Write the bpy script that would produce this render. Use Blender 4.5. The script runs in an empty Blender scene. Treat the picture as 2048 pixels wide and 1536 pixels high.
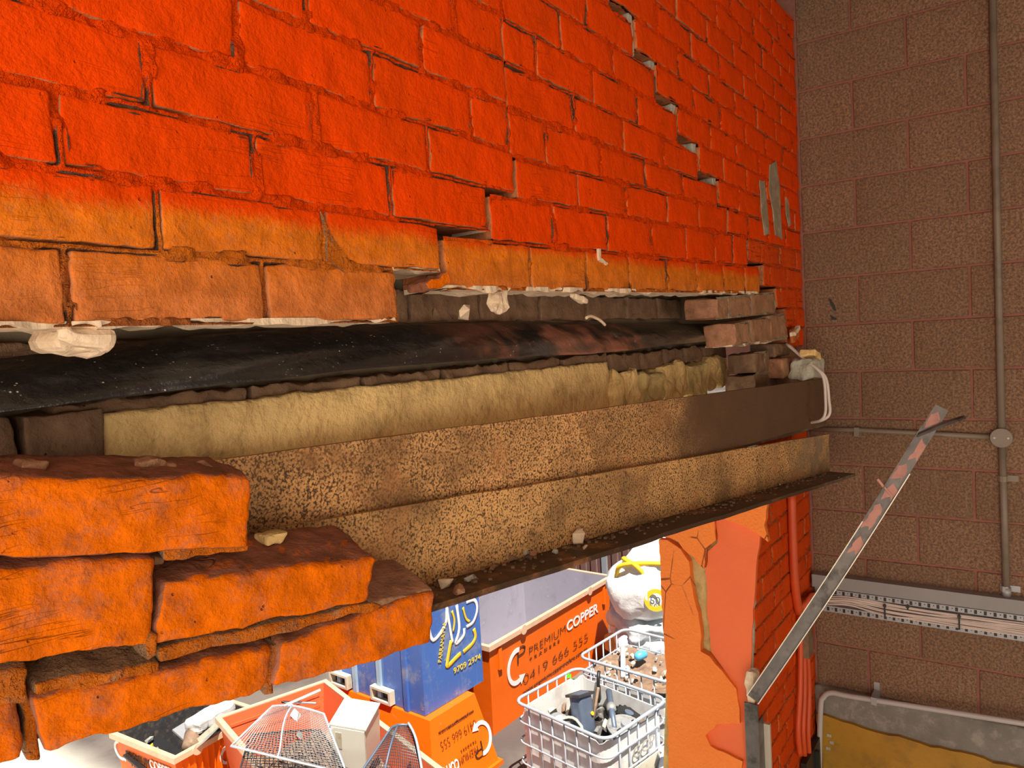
import bpy, bmesh, math, random
import numpy as np
from mathutils import Vector, Matrix
from mathutils.geometry import tessellate_polygon

random.seed(7)
SC = bpy.context.scene
COL = SC.collection

# ------------------------------------------------------------------ camera
# world: orange wall = plane y 0 (room at y<0, yard at y>0), block wall = plane x 0,
# z = 0 is eye height, yard ground is at z = GROUND
GROUND = -4.75
F_PX, YAW, PITCH, ROLL = 1484.52, 0.61486, -0.055697, -0.055719
CAM = np.array([-3.38806, -0.8216, 0.0])


def cam_axes():
    cy, sy, cp, sp = math.cos(YAW), math.sin(YAW), math.cos(PITCH), math.sin(PITCH)
    f = np.array([cy * cp, sy * cp, sp])
    r = np.array([sy, -cy, 0.0])
    u = np.cross(r, f)
    c, s = math.cos(ROLL), math.sin(ROLL)
    return r * c + u * s, -r * s + u * c, f


RT, UP, FW = cam_axes()
cd = bpy.data.cameras.new('camera')
cd.sensor_fit = 'HORIZONTAL'
cd.sensor_width = 36.0
cd.lens = 36.0 * F_PX / 2048.0
cd.clip_start = 0.05
cam = bpy.data.objects.new('camera', cd)
COL.objects.link(cam)
cam.matrix_world = Matrix(((RT[0], UP[0], -FW[0], CAM[0]), (RT[1], UP[1], -FW[1], CAM[1]),
                           (RT[2], UP[2], -FW[2], CAM[2]), (0, 0, 0, 1)))
SC.camera = cam

# ------------------------------------------------------------------ world, sun, big lights, exposure
w = bpy.data.worlds.new('sky')
SC.world = w
w.use_nodes = True
nt = w.node_tree
sky = nt.nodes.new('ShaderNodeTexSky')
sky.sky_type = 'HOSEK_WILKIE'
sky.turbidity = 3.0
sky.ground_albedo = 0.4
sky.sun_direction = Vector((-0.25, -0.3, 0.92)).normalized()
bg = nt.nodes['Background']
nt.links.new(sky.outputs[0], bg.inputs[0])
bg.inputs[1].default_value = 1.4


def lamp(name, kind, loc, target, energy, color=(1, 1, 1), **kw):
    ld = bpy.data.lights.new(name, kind)
    ld.energy = energy
    ld.color = color
    for k, v in kw.items():
        setattr(ld, k, v)
    o = bpy.data.objects.new(name, ld)
    COL.objects.link(o)
    o.location = loc
    o.rotation_euler = (Vector(target) - Vector(loc)).to_track_quat('-Z', 'Y').to_euler()
    return o


lamp('sun', 'SUN', (-2.5, -3.0, 9.0), (0, 0.4, 0), 10.0, (1.0, 0.95, 0.86), angle=0.01)
# unseen fill lamps, added left of and behind the camera to brighten the walls
lamp('fill_left', 'AREA', (-5.1, -1.6, -0.45), (-3.0, 0.0, 0.15), 112, (1.0, 0.87, 0.72), shape='RECTANGLE', size=3.2, size_y=3.0)
lamp('fill_back', 'AREA', (-2.6, -6.0, -1.8), (-0.3, -0.6, -1.3), 72, (1.0, 0.88, 0.74), shape='RECTANGLE', size=4.0, size_y=2.6)
SC.view_settings.view_transform = 'Standard'
SC.view_settings.look = 'None'
SC.view_settings.exposure = 0.0
SC.view_settings.gamma = 1.0
SC.view_settings.use_curve_mapping = False


# ------------------------------------------------------------------ geometry helpers
def ray(px):
    return FW + RT * (px[0] - 1024.0) / F_PX - UP * (px[1] - 768.0) / F_PX


def ony(px, y=0.0):
    d = ray(px)
    return CAM + d * ((y - CAM[1]) / d[1])


def onx(px, x=0.0):
    d = ray(px)
    return CAM + d * ((x - CAM[0]) / d[0])


def onz(px, z):
    d = ray(px)
    return CAM + d * ((z - CAM[2]) / d[2])


def atd(px, dep):
    return CAM + ray(px) * dep


def onpl(px, y0, x0, slope):
    """point of a pixel's ray on the upright plane y = y0 + slope*(x-x0)"""
    d = ray(px)
    t = (y0 + slope * (CAM[0] - x0) - CAM[1]) / (d[1] - slope * d[0])
    return CAM + d * t


def vnoise(P, seed=0):
    P = np.asarray(P, float)
    i = np.floor(P).astype(np.int64)
    f = P - i
    f = f * f * (3 - 2 * f)

    def h(a, b, c):
        n = (a * 374761393 + b * 668265263 + c * 2147483647 + seed * 974634757) & 0xffffffff
        n = ((n ^ (n >> 13)) * 1274126177) & 0xffffffff
        n = n ^ (n >> 16)
        return (n & 0xffff) / 32767.5 - 1.0
    out = 0
    for dx in (0, 1):
        for dy in (0, 1):
            for dz in (0, 1):
                wgt = (f[:, 0] if dx else 1 - f[:, 0]) * (f[:, 1] if dy else 1 - f[:, 1]) * (f[:, 2] if dz else 1 - f[:, 2])
                out = out + wgt * h(i[:, 0] + dx, i[:, 1] + dy, i[:, 2] + dz)
    return out


def fbm(P, seed=0, oct=3):
    P = np.asarray(P, float)
    return sum(vnoise(P * 2 ** o, seed + o) * 0.5 ** o for o in range(oct))


ORG = {}


def mesh(name, V, F, mat=None, parent=None, smooth=False):
    """link ONE mesh object; V in world metres. Top-level things sit at their base centre."""
    V = np.asarray(V, float).reshape(-1, 3)
    if parent is not None:
        org = ORG[parent.name]
    else:
        lo, hi = V.min(0), V.max(0)
        org = np.array([(lo[0] + hi[0]) / 2, (lo[1] + hi[1]) / 2, lo[2]])
    me = bpy.data.meshes.new(name)
    me.from_pydata((V - org).tolist(), [], [list(map(int, f)) for f in F])
    if smooth:
        me.polygons.foreach_set('use_smooth', [True] * len(me.polygons))
    me.update()
    o = bpy.data.objects.new(name, me)
    COL.objects.link(o)
    if mat is not None:
        me.materials.append(mat)
    if parent is not None:
        o.parent = parent
    else:
        o.location = org
    ORG[o.name] = org
    return o


def empty(name, loc):
    o = bpy.data.objects.new(name, None)
    COL.objects.link(o)
    o.location = [float(v) for v in loc]
    o.empty_display_size = 0.1
    ORG[o.name] = np.array(loc, float)
    return o


def tag(o, label=None, cat=None, group=None, kind=None):
    if label:
        o['label'] = label
    if cat:
        o['category'] = cat
    if group:
        o['group'] = group
    if kind:
        o['kind'] = kind
    return o


def rotz(a):
    c, s = math.cos(a), math.sin(a)
    return np.array([[c, -s, 0], [s, c, 0], [0, 0, 1.0]])


def rotx(a):
    c, s = math.cos(a), math.sin(a)
    return np.array([[1.0, 0, 0], [0, c, -s], [0, s, c]])


def roty(a):
    c, s = math.cos(a), math.sin(a)
    return np.array([[c, 0, s], [0, 1.0, 0], [-s, 0, c]])


def axis(n, L, r):
    n = max(n, 1)
    return np.concatenate([[0], np.linspace(r, L - r, n + 1), [L]]) - L / 2


def rbox(dims, segs=(6, 3, 4), r=0.004):
    """rounded, subdivided box centred on 0 -> (V, F) with shared vertices"""
    r = min(r, min(dims) * 0.3)
    ax = [axis(segs[i], dims[i], r) for i in range(3)]
    V, F, key = [], [], {}

    def vid(p):
        k = (round(p[0], 6), round(p[1], 6), round(p[2], 6))
        if k not in key:
            key[k] = len(V)
            V.append(p)
        return key[k]
    for a in range(3):
        b, c = (a + 1) % 3, (a + 2) % 3
        for s in (0, 1):
            va = ax[a][-1] if s else ax[a][0]
            for i in range(len(ax[b]) - 1):
                for j in range(len(ax[c]) - 1):
                    q = []
                    for (di, dj) in ((0, 0), (1, 0), (1, 1), (0, 1)):
                        p = [0, 0, 0]
                        p[a] = va
                        p[b] = ax[b][i + di]
                        p[c] = ax[c][j + dj]
                        q.append(vid(p))
                    F.append(q if s else q[::-1])
    V = np.array(V)
    half = np.array(dims) / 2 - r
    c = np.clip(V, -half, half)
    d = V - c
    n = np.linalg.norm(d, axis=1, keepdims=True)
    n[n == 0] = 1
    V = np.where(np.linalg.norm(d, axis=1, keepdims=True) > 0, c + d / n * r, V)
    return V, F


def rough(V, amp, freq, seed=0, oct=2):
    W = np.asarray(V, float)
    D = np.stack([fbm(W * freq + 7.3 * k, seed * 3 + k, oct) for k in range(3)], 1)
    return W + D * amp


def xform(V, R=None, t=(0, 0, 0)):
    V = np.asarray(V, float)
    if R is not None:
        V = V @ np.asarray(R).T
    return V + np.asarray(t, float)


def blob(name, dims, segs, r, R, t, mat, parent=None, amp=0.0, freq=30, seed=0, smooth=False):
    V, F = rbox(dims, segs, r)
    V = xform(V, R, t)
    if amp:
        V = rough(V, amp, freq, seed)
    return mesh(name, V, F, mat, parent, smooth)


def tube(P, rad, n=8, closed=False):
    P = [np.array(p, float) for p in P]
    V, F = [], []
    m = len(P)
    up = np.array([0.13, 0.21, 0.97])
    prev = None
    for i in range(m):
        a = P[(i - 1) % m] if (closed or i > 0) else P[i]
        b = P[(i + 1) % m] if (closed or i < m - 1) else P[i]
        t = b - a
        t = t / (np.linalg.norm(t) + 1e-12)
        if prev is None:
            s = np.cross(t, up)
            if np.linalg.norm(s) < 0.1:
                s = np.cross(t, np.array([1.0, 0, 0]))
        else:
            s = prev - t * (prev @ t)
        s = s / (np.linalg.norm(s) + 1e-12)
        prev = s
        q = np.cross(t, s)
        rr = rad[i] if hasattr(rad, '__len__') else rad
        for k in range(n):
            an = 2 * math.pi * k / n
            V.append(P[i] + rr * (math.cos(an) * s + math.sin(an) * q))
    for i in range(m if closed else m - 1):
        j = (i + 1) % m
        for k in range(n):
            F.append((i * n + k, i * n + (k + 1) % n, j * n + (k + 1) % n, j * n + k))
    if not closed:
        F.append(tuple(range(n))[::-1])
        F.append(tuple((m - 1) * n + k for k in range(n)))
    return V, F


class MB:
    def __init__(s):
        s.V, s.F = [], []

    def add(s, VF):
        o = len(s.V)
        s.V += [tuple(v) for v in VF[0]]
        s.F += [tuple(int(i) + o for i in f) for f in VF[1]]
        return s

    def tube(s, P, r, n=8, closed=False):
        return s.add(tube(P, r, n, closed))

    def box(s, lo, hi, R=None, t=(0, 0, 0)):
        lo, hi = np.array(lo, float), np.array(hi, float)
        V = np.array([[lo[0] if not i & 1 else hi[0], lo[1] if not i & 2 else hi[1], lo[2] if not i & 4 else hi[2]] for i in range(8)])
        F = [(0, 2, 3, 1), (4, 5, 7, 6), (0, 1, 5, 4), (2, 6, 7, 3), (0, 4, 6, 2), (1, 3, 7, 5)]
        return s.add((xform(V, R, t), F))

    def build(s, name, mat, parent=None, smooth=False, R=None, t=None):
        V = s.V if R is None and t is None else xform(s.V, R, t if t is not None else (0, 0, 0))
        return mesh(name, V, s.F, mat, parent, smooth)


def bez(pts, n=8):
    """Catmull-Rom through points"""
    P = [np.array(p, float) for p in pts]
    P = [2 * P[0] - P[1]] + P + [2 * P[-1] - P[-2]]
    out = []
    for i in range(1, len(P) - 2):
        for k in range(n):
            t = k / n
            a, b, c, d = P[i - 1], P[i], P[i + 1], P[i + 2]
            out.append(0.5 * (2 * b + (c - a) * t + (2 * a - 5 * b + 4 * c - d) * t * t + (3 * b - a - 3 * c + d) * t ** 3))
    out.append(P[-2])
    return out


def plate(name, poly, to3, thick, mat, parent=None, jit=0.0, seed=0, sub=0.0):
    """polygon (2-D) made into a slab; to3(u, v, d) -> world, d = 0 front .. thick back"""
    pts = []
    rnd = random.Random(seed)
    n = len(poly)
    for i in range(n):
        a, b = np.array(poly[i], float), np.array(poly[(i + 1) % n], float)
        L = np.linalg.norm(b - a)
        m = max(1, int(L / sub)) if sub else 1
        for k in range(m):
            p = a + (b - a) * k / m
            if jit:
                p = p + np.array([rnd.uniform(-jit, jit), rnd.uniform(-jit, jit)])
            pts.append(p)
    n = len(pts)
    tri = tessellate_polygon([[Vector((p[0], p[1], 0)) for p in pts]])
    V = [to3(p[0], p[1], 0.0) for p in pts] + [to3(p[0], p[1], thick) for p in pts]
    F = [tuple(t) for t in tri] + [tuple(i + n for i in t[::-1]) for t in tri]
    F += [(i, (i + 1) % n, (i + 1) % n + n, i + n) for i in range(n)]
    o = mesh(name, V, F, mat, parent)
    bm = bmesh.new()
    bm.from_mesh(o.data)
    bmesh.ops.recalc_face_normals(bm, faces=bm.faces)
    bm.to_mesh(o.data)
    bm.free()
    return o


# ------------------------------------------------------------------ material helpers
class NT:
    def __init__(s, name):
        s.m = bpy.data.materials.new(name)
        s.m.use_nodes = True
        s.t = s.m.node_tree
        s.b = s.t.nodes['Principled BSDF']
        g = s.t.nodes.new('ShaderNodeNewGeometry')
        s.pos, s.nrm, s.tn = g.outputs['Position'], g.outputs['Normal'], g.outputs['True Normal']

    def lk(s, a, b):
        s.t.links.new(a, b)

    def n(s, kind, **kw):
        nd = s.t.nodes.new('ShaderNode' + kind)
        for k, v in kw.items():
            setattr(nd, k, v)
        return nd

    def put(s, sock, v):
        if hasattr(v, 'is_output') or isinstance(v, bpy.types.NodeSocket):
            s.lk(v, sock)
        else:
            sock.default_value = v

    def noise(s, scale, detail=3, rough=0.55, vec=None, dist=0.0):
        nd = s.n('TexNoise')
        nd.inputs['Scale'].default_value = scale
        nd.inputs['Detail'].default_value = detail
        nd.inputs['Roughness'].default_value = rough
        nd.inputs['Distortion'].default_value = dist
        s.lk(vec if vec is not None else s.pos, nd.inputs['Vector'])
        return nd.outputs['Fac']

    def voro(s, scale, feature='F1', vec=None, rnd=1.0):
        nd = s.n('TexVoronoi', feature=feature)
        nd.inputs['Scale'].default_value = scale
        nd.inputs['Randomness'].default_value = rnd
        s.lk(vec if vec is not None else s.pos, nd.inputs['Vector'])
        return nd.outputs['Distance']

    def scale(s, v, vec=None):
        nd = s.n('VectorMath', operation='MULTIPLY')
        s.lk(vec if vec is not None else s.pos, nd.inputs[0])
        nd.inputs[1].default_value = v
        return nd.outputs[0]

    def math(s, op, a, b=0.0, clamp=False):
        nd = s.n('Math', operation=op, use_clamp=clamp)
        s.put(nd.inputs[0], a)
        s.put(nd.inputs[1], b)
        return nd.outputs[0]

    def ramp(s, f, lo, hi, a=0.0, b=1.0, smooth=True):
        nd = s.n('MapRange', interpolation_type='SMOOTHSTEP' if smooth else 'LINEAR')
        s.put(nd.inputs[0], f)
        nd.inputs[1].default_value = lo
        nd.inputs[2].default_value = hi
        nd.inputs[3].default_value = a
        nd.inputs[4].default_value = b
        return nd.outputs[0]

    def mix(s, f, a, b, mode='MIX'):
        nd = s.n('Mix', data_type='RGBA', blend_type=mode)
        s.put(nd.inputs[0], f)
        for sock, v in ((nd.inputs[6], a), (nd.inputs[7], b)):
            s.put(sock, (*v, 1.0) if isinstance(v, tuple) and len(v) == 3 else v)
        return nd.outputs[2]

    def xyz(s, vec=None):
        nd = s.n('SeparateXYZ')
        s.lk(vec if vec is not None else s.pos, nd.inputs[0])
        return nd.outputs

    def bump(s, h, strength=0.5, dist=0.002, prev=None):
        nd = s.n('Bump')
        nd.inputs['Strength'].default_value = strength
        nd.inputs['Distance'].default_value = dist
        s.lk(h, nd.inputs['Height'])
        if prev is not None:
            s.lk(prev, nd.inputs['Normal'])
        return nd.outputs[0]

    def out(s, col, rough=0.7, normal=None, metal=0.0, spec=None):
        s.put(s.b.inputs['Base Color'], (*col, 1.0) if isinstance(col, tuple) and len(col) == 3 else col)
        s.put(s.b.inputs['Roughness'], rough)
        s.put(s.b.inputs['Metallic'], metal)
        if spec is not None:
            s.b.inputs['Specular IOR Level'].default_value = spec
        if normal is not None:
            s.lk(normal, s.b.inputs['Normal'])
        return s.m


def srgb(r, g, b):
    f = lambda c: (c / 255 / 12.92) if c / 255 <= 0.04045 else ((c / 255 + 0.055) / 1.055) ** 2.4
    return (f(r), f(g), f(b))


def simple(name, col, rough=0.6, var=0.25, scale=8, bumpd=0.0, bscale=60, metal=0.0, dirt=None, dirtamt=0.5, dscale=3):
    n = NT(name)
    dark = tuple(c * (1 - var) for c in col)
    lite = tuple(min(1, c * (1 + var)) for c in col)
    c = n.mix(n.noise(scale, 4), dark, lite)
    if dirt is not None:
        c = n.mix(n.math('MULTIPLY', n.ramp(n.noise(dscale, 6, 0.65), 0.48, 0.7), dirtamt), c, dirt)
    nb = n.bump(n.noise(bscale, 4), 0.6, bumpd) if bumpd else None
    return n.out(c, rough, nb, metal)


def wallmat(name, paint, paint2, spray, raw, zf=None, soft=0.03, mortar=False, seed=0.0, xslope=0.0, lam=0.0, over=1.0):
    """painted masonry: paint only on the face turned to the room, fading to bare brick below zf"""
    n = NT(name)
    p = n.n('VectorMath', operation='ADD')
    n.lk(n.pos, p.inputs[0])
    p.inputs[1].default_value = (seed * 3.1, seed * 1.7, seed * 2.3)
    pos = p.outputs[0]
    X, Yc, Zc = n.xyz()[:3]
    big = n.noise(5, 3, 0.6, pos)
    mid = n.noise(26, 5, 0.62, pos)
    fine = n.noise(140, 4, 0.65, pos)
    rawc = n.mix(n.ramp(mid, 0.3, 0.7), tuple(c * 0.72 for c in raw), tuple(min(1, c * 1.3) for c in raw))
    rawc = n.mix(n.ramp(n.noise(60, 5, 0.7, pos), 0.62, 0.8, 0, 0.55), rawc, (0.55, 0.4, 0.26))
    sp = n.mix(n.ramp(mid, 0.3, 0.72), tuple(c * 0.8 for c in spray), tuple(min(1, c * 1.12) for c in spray))
    pt = n.mix(n.ramp(big, 0.3, 0.7), paint, paint2)
    facing = n.ramp(n.math('MULTIPLY', n.xyz(n.tn)[1], -1.0), 0.42, 0.66)
    wob = n.math('ADD', n.math('MULTIPLY', n.math('SUBTRACT', big, 0.5), 0.05), n.math('MULTIPLY', n.math('SUBTRACT', fine, 0.5), 0.03))
    if zf is not None:
        zz = n.math('SUBTRACT', n.math('ADD', Zc, wob), n.math('MULTIPLY', n.math('ADD', X, 3.0), xslope))
        f1 = n.ramp(zz, zf - soft * 0.35, zf + soft * 0.65)
        f2 = n.ramp(zz, zf - soft * 4.2, zf - soft * 0.2, 0.42, 1.0)
        f2 = n.math('MULTIPLY', f2, n.ramp(n.noise(70, 4, 0.7, pos), 0.25, 0.55, 0.55, 1.0))
        c = n.mix(f2, rawc, sp)
        c = n.mix(f1, c, pt)
    else:
        wear = n.ramp(n.noise(22, 7, 0.78, pos), 0.46, 0.68, 0.0, 1.0 - over * 0.35)
        c = n.mix(wear, sp, rawc)
        c = n.mix(n.ramp(n.noise(160, 4, 0.75, pos), 0.55, 0.75, 0, 0.5), c, tuple(v * 0.45 for v in spray))
        c = n.mix(n.ramp(n.noise(90, 5, 0.75, pos), 0.64, 0.76, 0, 0.4), c, tuple(min(1, v * 1.25 + 0.03) for v in spray))
    c = n.mix(facing, rawc, c)
    # hairline cracks and pits: small shapes of their own
    st = n.scale((4.0, 4.0, 60.0), pos)
    ln = n.math('ABSOLUTE', n.math('SUBTRACT', n.noise(1.0, 3, 0.5, st, 0.6), 0.5))
    crack = n.math('MULTIPLY', n.ramp(ln, 0.0, 0.010, 1.0, 0.0), n.ramp(n.noise(6, 2, 0.5, pos), 0.54, 0.64))
    crack = n.math('MULTIPLY', crack, 0.12 + lam)
    pits = n.math('MULTIPLY', n.ramp(n.voro(55, vec=pos), 0.05, 0.12, 1.0, 0.0), n.ramp(n.noise(11, 2, 0.5, pos), 0.55, 0.65))
    dk = n.math('MAXIMUM', crack, n.math('MULTIPLY', pits, 0.75), True)
    c = n.mix(dk, c, tuple(v * 0.25 for v in raw))
    h = n.math('ADD', n.math('MULTIPLY', fine, 0.25), n.math('MULTIPLY', mid, 1.0))
    h = n.math('SUBTRACT', h, n.math('MULTIPLY', dk, 0.8))
    nb = n.bump(h, 1.0 if mortar else 0.8, 0.016 if mortar else 0.009)
    if mortar:
        nb = n.bump(n.noise(190, 4, 0.7, pos), 0.9, 0.006, nb)
    return n.out(c, n.ramp(mid, 0.3, 0.7, 0.55, 0.8), nb, spec=0.06)


P_RED, P_RED2 = (0.82, 0.056, 0.0), (0.70, 0.054, 0.0)
P_SPRAY = (0.72, 0.17, 0.008)
RAW = (0.42, 0.15, 0.06)
M = {}
M['brick'] = wallmat('painted_brick', P_RED, P_RED2, P_SPRAY, RAW, 0.172, 0.03, xslope=0.006)
M['mortar'] = wallmat('painted_mortar', P_RED, P_RED2, P_SPRAY, (0.13, 0.06, 0.035), 0.172, 0.03, True, 2.0, xslope=0.006)
M['brick_low'] = wallmat('dusty_orange_brick', P_RED, P_RED2, (0.72, 0.14, 0.001), (0.30, 0.11, 0.06), None, seed=5, lam=0.3)
M['mortar_low'] = wallmat('dusty_orange_mortar', P_RED, P_RED2, (0.60, 0.15, 0.012), (0.30, 0.17, 0.09), None, mortar=True, seed=6, over=0.2)
M['brick_jamb'] = wallmat('pillar_brick', (0.72, 0.075, 0.006), (0.6, 0.06, 0.005), P_SPRAY, RAW, -9, 0.03, seed=9, lam=0.5)
M['mortar_jamb'] = wallmat('pillar_mortar', (0.68, 0.07, 0.006), (0.52, 0.05, 0.005), P_SPRAY, RAW, -9, 0.03, True, 10)
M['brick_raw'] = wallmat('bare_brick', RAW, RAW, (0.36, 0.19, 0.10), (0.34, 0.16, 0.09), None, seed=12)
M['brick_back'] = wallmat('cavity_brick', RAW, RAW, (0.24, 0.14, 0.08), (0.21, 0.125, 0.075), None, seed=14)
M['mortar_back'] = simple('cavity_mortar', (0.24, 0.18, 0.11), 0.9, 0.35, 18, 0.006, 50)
M['cream'] = simple('fresh_mortar', (0.74, 0.56, 0.38), 0.9, 0.22, 30, 0.006, 70, dirt=(0.5, 0.3, 0.16), dscale=14)
M['smear'] = simple('yellow_mortar_smear', (0.80, 0.53, 0.21), 0.9, 0.25, 14, 0.014, 60, dirt=(0.32, 0.18, 0.06), dscale=11, dirtamt=0.6)
M['yellow_mortar'] = simple('yellow_mortar', (0.62, 0.44, 0.17), 0.9, 0.35, 30, 0.01, 40, dirt=(0.3, 0.2, 0.09), dscale=16)
M['grey_mortar'] = simple('grey_mortar', (0.42, 0.38, 0.30), 0.9, 0.3, 30, 0.008, 60, dirt=(0.2, 0.17, 0.12), dscale=18)


def block_mat():
    n = NT('concrete_block')
    oi = n.n('ObjectInfo')
    base = n.mix(n.noise(3.2, 3), (0.34, 0.175, 0.09), (0.46, 0.265, 0.15))
    base = n.mix(n.ramp(oi.outputs['Random'], 0, 1, 0, 0.35), base, (0.20, 0.125, 0.07))
    g = n.noise(110, 5, 0.75)
    c = n.mix(n.ramp(g, 0.35, 0.7), tuple(v for v in (0.13, 0.08, 0.055)), base)
    c = n.mix(n.ramp(n.noise(160, 3, 0.7), 0.62, 0.75, 0, 0.5), c, (0.42, 0.3, 0.21))
    st = n.noise(60, 4, 0.6, n.scale((1, 1, 0.12)))
    c = n.mix(n.ramp(st, 0.56, 0.75, 0, 0.35), c, (0.36, 0.25, 0.18))
    pit = n.ramp(n.voro(120), 0.06, 0.16, 1.0, 0.0)
    pit = n.math('MULTIPLY', pit, n.ramp(n.noise(14), 0.45, 0.6))
    c = n.mix(n.math('MULTIPLY', pit, 0.7), c, (0.06, 0.04, 0.03))
    nb = n.bump(n.math('SUBTRACT', g, pit), 0.7, 0.006)
    return n.out(c, 0.92, nb, spec=0.2)


M['block'] = block_mat()
M['joint'] = simple('pink_joint_mortar', (0.27, 0.105, 0.075), 0.9, 0.3, 25, 0.004, 90)
M['concrete'] = simple('grey_concrete', (0.20, 0.185, 0.16), 0.85, 0.4, 14, 0.006, 60, dirt=(0.42, 0.37, 0.31), dscale=22)
M['yellow_paint'] = simple('yellow_paint', (0.40, 0.20, 0.012), 0.5, 0.25, 6, 0.003, 40, dirt=(0.18, 0.1, 0.02), dscale=9, dirtamt=0.5)


def rust_mat(name, dark, tan, lo, hi, brownx=None):
    n = NT(name)
    X = n.xyz()[0]
    sp = n.noise(230, 4, 0.7)
    v = n.voro(210)
    f = n.ramp(n.math('ADD', sp, n.math('MULTIPLY', v, -0.25)), lo, hi)
    big = n.noise(4.5, 3, 0.6)
    c = n.mix(f, dark, n.mix(n.ramp(big, 0.35, 0.65), tan, tuple(q * 0.62 for q in tan)))
    c = n.mix(n.ramp(n.noise(5, 5, 0.7), 0.5, 0.66, 0, 0.6), c, (0.46, 0.19, 0.065))
    c = n.mix(n.ramp(n.noise(3.1, 5, 0.65, n.scale((1, 1, 1.6))), 0.47, 0.68, 0, 0.72), c, tuple(q * 1.5 for q in dark))
    c = n.mix(n.math('MULTIPLY', n.ramp(X, -0.9, -0.3), n.ramp(n.noise(14, 4), 0.4, 0.6, 0.25, 0.8)), c, (0.20, 0.155, 0.10))
    if brownx is not None:      # the far end keeps its smooth brown primer
        m = n.ramp(n.math('ADD', X, n.math('MULTIPLY', n.noise(6, 3), 0.7)), brownx, brownx + 0.5)
        c = n.mix(m, c, n.mix(n.noise(12), (0.095, 0.05, 0.024), (0.14, 0.072, 0.034)))
    nb = n.bump(sp, 0.45, 0.003)
    return n.out(c, n.ramp(f, 0, 1, 0.55, 0.8), nb, metal=0.0, spec=0.3)


M['rust_rear'] = rust_mat('speckled_rust_rear', (0.10, 0.048, 0.018), (0.85, 0.45, 0.17), 0.26, 0.44, -1.35)
M['rust_front'] = rust_mat('speckled_rust_front', (0.10, 0.052, 0.022), (0.76, 0.41, 0.15), 0.25, 0.41)
M['rust_flange'] = rust_mat('dirty_rust', (0.055, 0.03, 0.016), (0.20, 0.115, 0.055), 0.42, 0.68)


def dpc_mat():
    n = NT('black_plastic_membrane')
    X = n.xyz()[0]
    d = n.voro(120)
    sp = n.math('MULTIPLY', n.ramp(d, 0.10, 0.2, 1.0, 0.0), n.ramp(n.noise(40, 2), 0.52, 0.62))
    sp = n.math('MULTIPLY', sp, n.ramp(n.noise(7), 0.35, 0.55))
    fine = n.ramp(n.noise(260, 3, 0.7), 0.62, 0.74)
    dust = n.math('MULTIPLY', fine, n.ramp(n.noise(6, 3), 0.42, 0.62, 0.05, 0.8))
    red = n.math('MULTIPLY', n.ramp(X, -2.55, -1.9), n.ramp(n.noise(5, 4, 0.6), 0.42, 0.6))
    red = n.math('MULTIPLY', red, n.ramp(X, -1.25, -1.55))
    c = n.mix(red, (0.016, 0.015, 0.014), (0.30, 0.105, 0.055))
    c = n.mix(n.ramp(X, -1.45, -0.9, 0, 0.8), c, (0.20, 0.145, 0.085))
    c = n.mix(n.ramp(n.noise(4.5, 5, 0.6, n.scale((1, 2, 5))), 0.48, 0.7, 0, 0.6), c, (0.10, 0.09, 0.08))  # pale film painted into the colour as the plastic's sheen
    c = n.mix(n.math('MULTIPLY', dust, 0.7), c, (0.3, 0.17, 0.09))
    c = n.mix(sp, c, (0.62, 0.58, 0.5))
    nb = n.bump(n.noise(30, 5, 0.6), 0.6, 0.008)
    return n.out(c, n.ramp(n.math('ADD', dust, red), 0, 1, 0.28, 0.6), nb, spec=0.8)


M['dpc'] = dpc_mat()
M['conduit'] = simple('grey_conduit', (0.21, 0.165, 0.12), 0.5, 0.18, 8, dirt=(0.1, 0.07, 0.05), dscale=9)
M['conduit_pale'] = simple('pale_conduit', (0.46, 0.42, 0.40), 0.42, 0.12, 8)
M['galv'] = simple('galvanised_steel', (0.36, 0.36, 0.37), 0.45, 0.15, 12, metal=0.3)
M['tray_face'] = simple('grey_trunking_lid', (0.27, 0.255, 0.25), 0.5, 0.12, 6)
M['cable_white'] = simple('white_cable', (0.62, 0.52, 0.46), 0.5, 0.12, 14)
M['black'] = simple('black_plastic', (0.015, 0.014, 0.013), 0.45, 0.3, 10)
M['dark_steel'] = simple('dark_steel', (0.12, 0.105, 0.095), 0.4, 0.6, 22, metal=0.4, dirt=(0.035, 0.028, 0.025), dscale=14, dirtamt=0.9)
M['pink_paint'] = simple('pink_paint_remnant', (0.50, 0.22, 0.17), 0.6, 0.25, 14, dirt=(0.2, 0.12, 0.1), dscale=20)
M['edge_steel'] = simple('bright_cut_edge', (0.62, 0.56, 0.46), 0.35, 0.15, 20, metal=0.3)
M['orange_pipe'] = simple('orange_painted_pipe', (0.62, 0.075, 0.012), 0.5, 0.2, 10)

# ================================================================== THE SETTING
def struct(name, V, F, mat, parent=None):
    o = mesh(name, V, F, mat, parent)
    if parent is None:
        o['kind'] = 'structure'
    return o


mb = MB().box((-60, -60, GROUND - 0.2), (120, 120, GROUND))
ng = NT('yard_ground')
gc = ng.mix(ng.ramp(ng.noise(0.7, 5, 0.6), 0.4, 0.6), (0.09, 0.07, 0.06), (0.15, 0.12, 0.10))
gc = ng.mix(ng.ramp(ng.xyz()[0], 0.9, 0.2), gc, ng.mix(ng.noise(9, 4), (0.60, 0.56, 0.46), (0.74, 0.70, 0.58)))
M['ground'] = ng.out(gc, 0.95, ng.bump(ng.noise(30, 5), 0.6, 0.01))
struct('floor', mb.V, mb.F, M['ground'])
M['soffit'] = simple('shed_soffit', (0.35, 0.3, 0.26), 0.9, 0.1, 2)
M['bin_wall'] = simple('orange_wall_plain', (0.7, 0.05, 0.002), 0.8, 0.1, 3)
mb = MB().box((-9, -8, 1.47), (0.35, 0.36, 1.62))
struct('ceiling', mb.V, mb.F, M['soffit'])

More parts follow.
